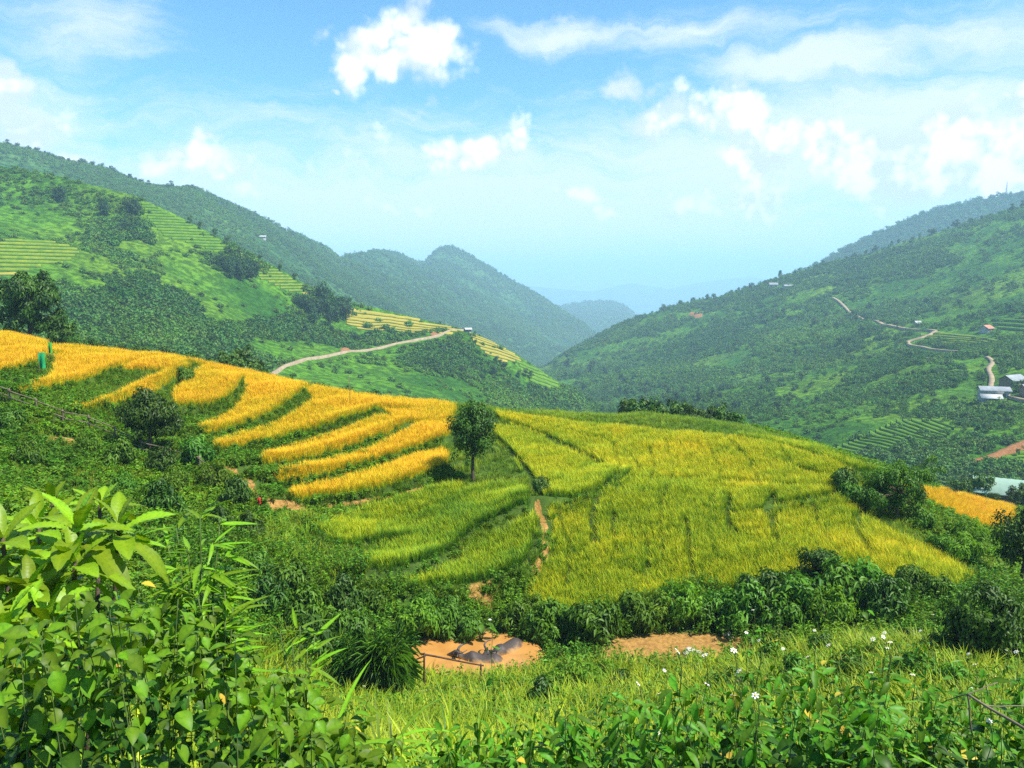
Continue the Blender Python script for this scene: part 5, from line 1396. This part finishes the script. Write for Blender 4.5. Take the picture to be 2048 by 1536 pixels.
def buffalo(label, loc, rz, head_turn=0.0, roll=0.0):
    e = empty('water_buffalo', loc, label, 'buffalo', None, rz); e.scale = (.74,) * 3
    # (along, side, height, half width, half height): rump to muzzle
    s = [(-1.25, 0, -.10, .05, .06), (-1.21, 0, -.04, .20, .20), (-1.05, 0, .02, .36, .33), (-.8, 0, .06, .47, .41), (-.55, 0, .03, .52, .42), (-.2, 0, -.02, .57, .42), (.15, 0, .02, .54, .43), (.45, 0, .12, .44, .46), (.70, 0, .10, .36, .40), (.92, 0, .10, .25, .31), (1.10, 0, .22, .20, .24), (1.25, 0, .34, .18, .20), (1.40, 0, .40, .17, .18), (1.52, 0, .37, .145, .155), (1.68, 0, .29, .115, .125), (1.82, 0, .22, .105, .10), (1.92, 0, .17, .095, .085), (1.95, 0, .16, .03, .03)]
    s = curve(s, 4); ns = len(s); k = 20
    th = np.linspace(0, 2 * np.pi, k, endpoint=False)
    V = []
    for (x, yy, z, w, h) in s:
        t = np.clip((x - .8) / 1.1, 0, 1); off = head_turn * t ** 1.3
        ridge_ = 1 + .10 * np.exp(-((th - np.pi / 2) / .25) ** 2) * (-1.1 < x < .6) * 1.2
        V.append(np.stack([np.full(k, x - .25 * abs(head_turn) * t), yy + off + w * np.cos(th), z + h * np.sin(th) * ridge_], -1))
    V = np.array(V).reshape(-1, 3)
    f = [(a * k + j, (a + 1) * k + j, (a + 1) * k + (j + 1) % k, a * k + (j + 1) % k) for a in range(ns - 1) for j in range(k)]
    obj('body', mesh_np('body', V, np.array(f), None, True, M['hide']), e)
    hx = 1.30; t = (hx - .8) / 1.1; o = head_turn * t ** 1.3; hx -= .25 * abs(head_turn) * t
    for sgn in (-1, 1):
        g = Geo(); p = curve([(hx, o + sgn * .10, .53), (hx - .05, o + sgn * .32, .60), (hx - .20, o + sgn * .50, .66), (hx - .42, o + sgn * .50, .74), (hx - .58, o + sgn * .34, .80)], 4)
        g.tube(p, np.linspace(.075, .015, len(p)), 8); obj('horn', g.mesh('horn', M['horn']), e)
        g = Geo(); p = curve([(hx + .03, o + sgn * .15, .42), (hx - .02, o + sgn * .28, .42), (hx - .06, o + sgn * .38, .38)], 3)
        g.tube(p, [.02, .045, .06, .065, .055, .035, .012], 6); obj('ear', g.mesh('ear', M['hide']), e)
        g = Geo(); p = np.array([(hx + .16, o + sgn * .150, .46), (hx + .20, o + sgn * .152, .46)]); g.tube(p, [.022, .022], 6); obj('eye', g.mesh('eye', M['horn']), e)
    g = Geo(); p = curve([(-1.2, 0, .2), (-1.32, .03, .05), (-1.36, .05, -.2)], 3); g.tube(p, np.linspace(.035, .018, len(p)), 6); obj('tail', g.mesh('tail', M['hide']), e)
    return e
q = P(962, 1316, 28.7); buffalo('dark wet water buffalo lying in the muddy pool with its head to the left', (q[0], 28.7, -14.78), R(174), -.25)
q = P(997, 1302, 29.3); buffalo('mud coated water buffalo facing the other one in the muddy pool', (q[0] + .3, 29.5, -14.74), R(228), -.2)
# stones beside the second mud patch
M['stone'] = plain_mat('pale_stone', (0.45, 0.40, 0.34), (0.66, 0.62, 0.56), 5, .9, .2, .4)
for i, (u, v, r) in enumerate([(1380, 1302, .16), (1372, 1308, .11), (1396, 1308, .13), (1445, 1322, .12), (1455, 1270, .16), (1462, 1277, .1)]):
    q = ground_at(u, v, 20); th = np.linspace(0, 2 * np.pi, 10, endpoint=False); ph = np.linspace(-1.5, 1.5, 7)
    A, B = np.meshgrid(th, ph); rr = r * (1 + .35 * fbm(np.cos(A) * 1.3 + i * 3, np.sin(A) * 1.3 + B, 2, i))
    V = np.stack([rr * np.cos(A) * np.cos(B) * 1.3, rr * np.sin(A) * np.cos(B), .7 * rr * np.sin(B)], -1).reshape(-1, 3)
    f = [(a * 10 + k, a * 10 + (k + 1) % 10, (a + 1) * 10 + (k + 1) % 10, (a + 1) * 10 + k) for a in range(6) for k in range(10)]
    obj('stone', mesh_np('stone', V, np.array(f), None, True, M['stone']), None, 'pale stone lying on the dry mud patch', 'stone', 'stones on the dry mud patch', None, q + [0, 0, r * .2])

# ---------------------------------------------------------------- plants close to the viewpoint: every leaf a part
def leaf_mesh(name, L, W, mat, rows=7, cols=2, peak=.55, fold=.18, droop=.35, ribs=0, ribh=0.0, tipw=.04, wav=0.0):
    t = np.linspace(0, 1, rows * (3 if ribs else 1) + 1); nr = len(t)
    w = W * .5 * np.where(t < peak, np.sin(t / peak * np.pi / 2) ** .8, np.cos((t - peak) / (1 - peak) * np.pi / 2) ** .9) + W * .02
    w[0] = W * .05; w[-1] = W * tipw * .2
    s = np.linspace(-1, 1, 2 * cols + 1)
    T, S = np.meshgrid(t, s, indexing='ij'); Wd = w[:, None] * S
    z = fold * np.abs(Wd) - droop * L * T ** 2 * .6
    if ribs: z = z + ribh * np.cos((T * ribs - np.abs(S) * .9) * 2 * np.pi) * np.clip(np.abs(S) * 3, 0, 1)
    if wav: z = z + wav * np.sin(T * 9 + S * 2) * np.abs(S)
    x = T * L * (1 - droop * .18 * T)
    v = np.stack([x, Wd, z], -1).reshape(-1, 3)
    lv = np.clip(.55 + .3 * (1 - np.abs(S)) - .15 * T, 0, 1).ravel()
    return mesh_np(name, v, grid_faces(nr, len(s)), {'lv': lv}, True, M[mat])
def put_leaf(me, parent, pos, az, pitch, roll=0.0, s=1.0, name='leaf'):
    return obj(name, me, parent, None, None, None, None, pos, Euler((roll, -pitch, az), 'XYZ'), s)
M['leaf_big'] = leaf_mat('leaf_big', (0.085, 0.21, 0.008), (0.30, 0.44, 0.014), .32, .42, .25, var=0.75, mottled=True)
M['leaf_old'] = leaf_mat('leaf_big_dark', (0.022, 0.085, 0.012), (0.05, 0.14, 0.02), .25, .3, .45, var=0.75, mottled=True)
M['leaf_bamboo'] = leaf_mat('leaf_bamboo', (0.075, 0.20, 0.008), (0.24, 0.42, 0.016), .32, .42, .22, var=0.75, mottled=True)
M['leaf_weed'] = leaf_mat('leaf_weed', (0.035, 0.10, 0.004), (0.15, 0.265, 0.010), .24, .45, .16, var=0.75, mottled=True)
M['leaf_weed2'] = leaf_mat('leaf_weed_fresh', (0.024, 0.095, 0.005), (0.105, 0.255, 0.010), .24, .45, .16, var=0.75, mottled=True)
M['leaf_low'] = leaf_mat('leaf_weed_shaded', (0.012, 0.045, 0.004), (0.045, 0.12, 0.008), .18, .45, .16, var=0.6, mottled=True)  # darker weed leaf: the shade between the plants put into its colour
M['leaf_yellow'] = leaf_mat('leaf_yellowed', (0.45, 0.30, 0.02), (0.62, 0.46, 0.04), .35, .5, .3)
BIG = [leaf_mesh('leaf', .40, .115, 'leaf_big', 8, 2, .6, .25, d, 10, .006, wav=.005) for d in (.35, .7, 1.1)]
OLD = [leaf_mesh('leaf', .33, .125, 'leaf_old', 8, 2, .62, .22, d, 9, .004) for d in (.5, .9)]
def big_shrub(name, root_uvY, rosettes, label, seed):
    r = random.Random(seed)
    u, Y = root_uvY; x = float(ray(u, 1300)[0]) * Y
    b = np.array([x, Y, float(near.z(x, Y))])
    e = empty(name, b, label, 'shrub')
    for (ru, rv, rY, s) in rosettes:
        c = P(ru, rv, rY) - b
        g = Geo(); k = np.array([c[0] * .55 + r.uniform(-.06, .06), c[1] * .5, c[2] * .5])
        pth = curve([np.array([0, 0, -.2]) + .08 * np.array([r.uniform(-1, 1), r.uniform(-1, 1), 0]), k, c], 5)
        g.tube(pth, np.linspace(.026, .011, len(pth)), 6); obj('stem', g.mesh('stem', M['bark']), e)
        n = r.randint(11, 14); a0 = r.random() * 6.28
        for i in range(n):                                     # the young top leaves stand up, the older ones hang
            f = i / (n - 1); az = a0 + i * 2.4
            pit = R(72) * (1 - f) ** 1.2 - R(12) * f + r.uniform(-.12, .12)
            me = BIG[min(2, int(f * 3))]
            put_leaf(me, e, c - np.array([0, 0, .012 * i]), az, pit, r.uniform(-.25, .25), s * (.62 + .5 * min(1, f * 1.6)) * r.uniform(.85, 1.1))
        for i in range(r.randint(3, 5)):
            t = r.uniform(.55, .9); q = pth[int(t * (len(pth) - 1))]
            put_leaf(OLD[r.randrange(2)], e, q, r.random() * 6.28, r.uniform(-.5, .2), r.uniform(-.3, .3), s * r.uniform(.8, 1.1))
    return e
big_shrub('big_leaf_shrub', (110, 4.7), [(155, 1052, 4.6, 1.05), (238, 1048, 4.8, .95), (78, 1050, 5.0, .95), (200, 1010, 5.3, .8), (150, 1120, 4.4, .9), (105, 1005, 5.5, .8)], 'shrub with large ribbed yellow green leaves above the weeds', 1)
big_shrub('big_leaf_shrub', (-10, 4.3), [(5, 1075, 4.4, .95), (-25, 1150, 4.2, 1.0), (60, 1180, 4.2, .85), (95, 1245, 4.0, .95), (10, 1255, 3.9, 1.0)], 'second large leaved shrub cut off by the left border of the view', 2)
BAM = [leaf_mesh('leaf', .26, .034, 'leaf_bamboo', 5, 1, .3, .3, d) for d in (.1, .35, .6)]
def bamboo_plant(root_uvY, tips, label, seed, n=24, s=1.0):
    r = random.Random(seed); u, Y = root_uvY; x = float(ray(u, 1300)[0]) * Y
    b = np.array([x, Y, float(near.z(x, Y))]); e = empty('bamboo_plant', b, label, 'bamboo')
    for (tu, tv, tY) in tips:
        c = P(tu, tv, tY) - b; k = np.array([c[0] * .35, c[1] * .4, c[2] * .62])
        pth = curve([(0, 0, -.2), k, c], 6); g = Geo(); g.tube(pth, np.linspace(.012, .004, len(pth)), 5); obj('stem', g.mesh('stem', M['stem']), e)
        dirn = math.atan2(c[1] - k[1], c[0] - k[0])
        for i in range(n):
            f = i / n; q = pth[-1 - int(f * 4)] + np.array([r.uniform(-.02, .02), r.uniform(-.02, .02), -.01 * i])
            put_leaf(BAM[r.randrange(3)], e, q, dirn + r.uniform(-1.5, 1.5) if f < .7 else r.random() * 6.28, r.uniform(-.35, .55), r.uniform(-.5, .5), s * r.uniform(.75, 1.15))
    return e
bamboo_plant((400, 5.0), [(352, 1055, 5.2), (400, 1030, 5.2), (440, 1040, 5.2), (375, 1095, 5.0), (425, 1085, 5.0), (455, 1110, 5.1), (360, 1135, 4.9), (400, 1130, 4.9), (335, 1090, 5.1), (430, 1145, 4.9)], 'tall bamboo with fans of narrow bright leaves beside the large leaved shrub', 3)
bamboo_plant((440, 4.6), [(450, 1180, 4.8), (425, 1210, 4.7), (465, 1215, 4.7), (395, 1190, 4.7), (450, 1245, 4.6), (470, 1260, 4.7), (410, 1240, 4.6)], 'lower bamboo with drooping bright leaves under the tall one', 4)
bamboo_plant((590, 5.4), [(560, 1262, 5.6), (600, 1252, 5.6), (630, 1270, 5.6), (585, 1290, 5.5), (615, 1300, 5.5)], 'small bamboo sprout standing out against the dark thicket', 5, 9)
# dark bamboo grass left of the pool
def reed_clump(u, v, h_px, label, mat, n, seed, wid=.03):
    b = ground_at(u, v, 12); h = h_px / F * float(np.linalg.norm(b)); r = np.random.default_rng(seed)
    e = empty('bamboo_grass', b, label, 'bamboo grass'); g = Geo()
    c, size, (vv, f, lv) = crown_geo([(0, 0, h * .58, h * .26, h * .26, h * .36), (h * .16, 0, h * .42, h * .2, h * .2, h * .26), (-h * .18, 0, h * .46, h * .2, h * .2, h * .28)], n, h * .17, wid, seed, 34, .42, .45, .25, .3, True)
    g.add(vv, None, f, lv); obj('foliage', g.mesh('foliage', M[mat], False), e)
    g = Geo()
    for k in range(9):
        q = c[k]; g.tube(curve([(r.normal(0, .08), r.normal(0, .08), -.2), q * [.4, .4, .6], q], 3), np.linspace(.02, .006, 7), 5)
    obj('stem', g.mesh('stem', M['stem']), e)
reed_clump(770, 1412, 165, 'big dark green clump of bamboo grass left of the pole fence', 'leaf_mid', 1500, 21, .042)
reed_clump(700, 1395, 110, 'smaller bamboo grass clump beside the big dark one', 'leaf_mid', 1700, 22, .03)
TARO = leaf_mesh('leaf', .42, .24, 'leaf_weed2', 6, 2, .35, .15, .7)
def taro(u, v, label, n=7, s=1.0):
    b = ground_at(u, v, 20); e = empty('taro_plant', b, label, 'taro')
    for i in range(n):
        az = i * 2.4; q = np.array([.35 * math.cos(az), .35 * math.sin(az), .75 + .15 * (i % 3)]) * s
        g = Geo(); g.tube(curve([(0, 0, -.1), q * [.3, .3, .6], q], 3), np.linspace(.02, .01, 7), 5); obj('stalk', g.mesh('stalk', M['stem']), e)
        put_leaf(TARO, e, q, az, -.2, random.uniform(-.2, .2), s)
taro(962, 1290, 'taro with broad pale leaves above the far edge of the pool')
taro(1715, 1262, 'taro with blue green leaves in the gap of the shrub row', 6, .9)

OVAL = [leaf_mesh('leaf', .078, .048, 'leaf_weed', 7, 1, .38, .42, d) for d in (.2, .6)]
FRESH = [leaf_mesh('leaf', .08, .028, 'leaf_weed2', 7, 1, .4, .42, d) for d in (.2, .6)]
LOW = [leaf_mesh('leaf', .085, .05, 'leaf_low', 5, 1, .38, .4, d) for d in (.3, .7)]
YEL = leaf_mesh('leaf', .10, .06, 'leaf_yellow', 5, 1, .4, .25, .5)
def petal_mesh():
    g = Geo(); n = 6
    for i in range(n):
        a = i * 2 * math.pi / n; c, s = math.cos(a), math.sin(a)
        loc = np.array([(.004, 0, 0), (.014, .006, .003), (.024, .005, .001), (.026, 0, 0), (.024, -.005, .001), (.014, -.006, .003)])
        v = np.stack([loc[:, 0] * c - loc[:, 1] * s, loc[:, 0] * s + loc[:, 1] * c, loc[:, 2]], -1)
        g.add(v, [(0, 1, 4, 5), (1, 2, 3, 4)])
    return g.mesh('petals', M['petal'], False)
M['petal'] = plain_mat('white_petal', (0.62, 0.62, 0.56), (0.72, 0.72, 0.68), 20, .6)
M['disc'] = plain_mat('flower_disc', (0.62, 0.38, 0.03), (0.7, 0.45, 0.05), 30, .7)
PETALS = petal_mesh()
g = Geo(); g.tube([(0, 0, -.004), (0, 0, .004), (0, 0, .007)], [.006, .007, .003], 7); DISC = g.mesh('disc', M['disc'])
def weed(name, x, Y, h, leaves, label, group, nl, seed, flowers=0, lean=.18):
    r = random.Random(seed); z = float(near.z(x, Y)); e = empty(name, (x, Y, z), label, 'weed', group)
    a = r.random() * 6.28; L = r.uniform(.3, 1) * lean * h
    pth = curve([(0, 0, -.1), (L * .3 * math.cos(a), L * .3 * math.sin(a), h * .5), (L * math.cos(a), L * math.sin(a), h)], 8)
    g = Geo(); g.tube(pth, np.linspace(.0034, .0016, len(pth)), 5); obj('stem', g.mesh('stem', M['stem']), e)
    for i in range(nl):
        f = 1 - .62 * (max(0, i - 3) / nl); q = pth[int(f * (len(pth) - 1))]
        az = i * 2.05 + r.uniform(-.5, .5); out = r.uniform(.0, .14) * (1.25 - f)
        me = leaves[r.randrange(len(leaves))]
        if i > nl * .5 and r.random() < .75: me = LOW[r.randrange(2)]  # lower leaves take the colour with the shade painted in
        if r.random() < .005: me = YEL
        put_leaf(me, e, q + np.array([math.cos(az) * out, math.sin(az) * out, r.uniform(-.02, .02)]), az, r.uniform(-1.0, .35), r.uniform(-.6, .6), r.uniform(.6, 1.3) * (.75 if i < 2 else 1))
    for i in range(flowers):
        az = r.random() * 6.28; hh = r.uniform(.10, .26)
        q = pth[-1] + np.array([math.cos(az) * .08 * i, math.sin(az) * .08 * i, hh])
        g = Geo(); g.tube(curve([pth[-2], (pth[-1] + q) / 2 + [.02, 0, 0], q], 3), .0022, 4); obj('flower_stalk', g.mesh('flower_stalk', M['stem']), e)
        fl = obj('flower', PETALS, e, None, None, None, None, q, (r.uniform(-.5, .5) + .35, r.uniform(-.4, .4), r.random() * 6), r.uniform(.42, .7)); obj('disc', DISC, fl)
    return e
def spread(n, urange, vtop, yr, seed, hmin=.35, hmax=1.9):
    r = random.Random(seed); out = []
    for i in range(n):
        Y = yr[0] + (yr[1] - yr[0]) * ((i + r.random()) / n); u = r.uniform(*urange)
        v = np.interp(u, [a for a, _ in vtop], [b for _, b in vtop]) + abs(r.gauss(0, 1)) * 70 * (1.25 - (Y - yr[0]) / (yr[1] - yr[0]))
        a, b = ray(u, v); x = float(a) * Y; h = float(b) * Y - float(near.z(x, Y))
        if hmin < h < hmax: out.append((x, Y, h, u, v))
    return out
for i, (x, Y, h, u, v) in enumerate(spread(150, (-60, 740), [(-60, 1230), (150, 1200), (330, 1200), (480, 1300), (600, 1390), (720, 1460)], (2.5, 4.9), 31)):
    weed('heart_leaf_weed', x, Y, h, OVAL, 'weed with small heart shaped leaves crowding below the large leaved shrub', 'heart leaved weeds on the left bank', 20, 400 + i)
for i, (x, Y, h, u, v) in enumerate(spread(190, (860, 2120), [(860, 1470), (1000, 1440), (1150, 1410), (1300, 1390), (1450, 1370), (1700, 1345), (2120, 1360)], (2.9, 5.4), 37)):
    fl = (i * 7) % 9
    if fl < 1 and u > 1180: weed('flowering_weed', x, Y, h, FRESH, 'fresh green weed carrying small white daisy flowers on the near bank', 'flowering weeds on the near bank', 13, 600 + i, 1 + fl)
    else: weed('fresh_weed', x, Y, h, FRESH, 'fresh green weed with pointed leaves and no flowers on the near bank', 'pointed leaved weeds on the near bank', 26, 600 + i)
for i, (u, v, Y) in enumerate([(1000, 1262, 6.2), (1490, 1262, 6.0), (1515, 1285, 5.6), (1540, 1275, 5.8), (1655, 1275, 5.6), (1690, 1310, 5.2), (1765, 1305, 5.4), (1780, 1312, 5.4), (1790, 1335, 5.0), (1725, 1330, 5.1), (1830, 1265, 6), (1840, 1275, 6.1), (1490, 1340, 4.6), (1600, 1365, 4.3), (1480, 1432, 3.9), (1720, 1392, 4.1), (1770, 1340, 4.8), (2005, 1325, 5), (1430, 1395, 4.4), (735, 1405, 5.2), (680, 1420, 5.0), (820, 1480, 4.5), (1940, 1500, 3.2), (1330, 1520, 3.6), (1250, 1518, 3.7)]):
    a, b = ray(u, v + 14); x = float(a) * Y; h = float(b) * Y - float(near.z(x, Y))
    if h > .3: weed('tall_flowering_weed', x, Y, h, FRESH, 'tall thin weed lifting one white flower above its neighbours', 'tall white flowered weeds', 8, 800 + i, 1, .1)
REED = [leaf_mesh('leaf', .75, .032, 'leaf_bamboo', 9, 1, .3, .3, d) for d in (.7, 1.1)]
def reed(u, v, Y, n, label, seed, s=1.0):
    r = random.Random(seed); a, b = ray(u, v); x = float(a) * Y; z = float(near.z(x, Y)); e = empty('reed_plant', (x, Y, z), label, 'reed')
    h = max(.2, float(b) * Y - z)
    g = Geo(); g.tube(curve([(0, 0, -.1), (.02, 0, h * .5), (0, .02, h)], 3), np.linspace(.012, .006, 7), 5); obj('stem', g.mesh('stem', M['stem']), e)
    for i in range(n): put_leaf(REED[r.randrange(2)], e, (0, 0, h * r.uniform(.55, 1)), i * 2.4 + r.random(), r.uniform(.3, 1.0), r.uniform(-.3, .3), s * r.uniform(.7, 1.1))
    return e
for i, (u, v, Y) in enumerate([(560, 1480, 4.4), (660, 1470, 4.6), (780, 1450, 5.6), (880, 1500, 5.4), (1060, 1490, 5.2), (1180, 1500, 4.6), (430, 1520, 3.6), (1640, 1490, 3.7)]):
    reed(u, v, Y, 8, 'long leaved grass plant arching out of the near bank', 900 + i)['group'] = 'long leaved grass plants on the near bank'
def dead_branch():
    a = P(1935, 1388, 3.3); b = P(2070, 1470, 3.0)
    e = empty('dead_branch', a, 'bare dead branch sticking out over the weeds on the near bank', 'branch')
    stick('limb', e, b, a, .007, 'pole', .02, a)
    m_ = a + (b - a) * .3
    stick('twig', e, m_, P(2050, 1412, 3.3), .003, 'pole', .03, a); stick('twig', e, a, P(1995, 1365, 3.4), .003, 'pole', .03, a); stick('twig', e, a, P(1945, 1470, 3.3), .004, 'pole', .03, a); stick('twig', e, a, P(1890, 1402, 3.4), .003, 'pole', .03, a)
dead_branch()
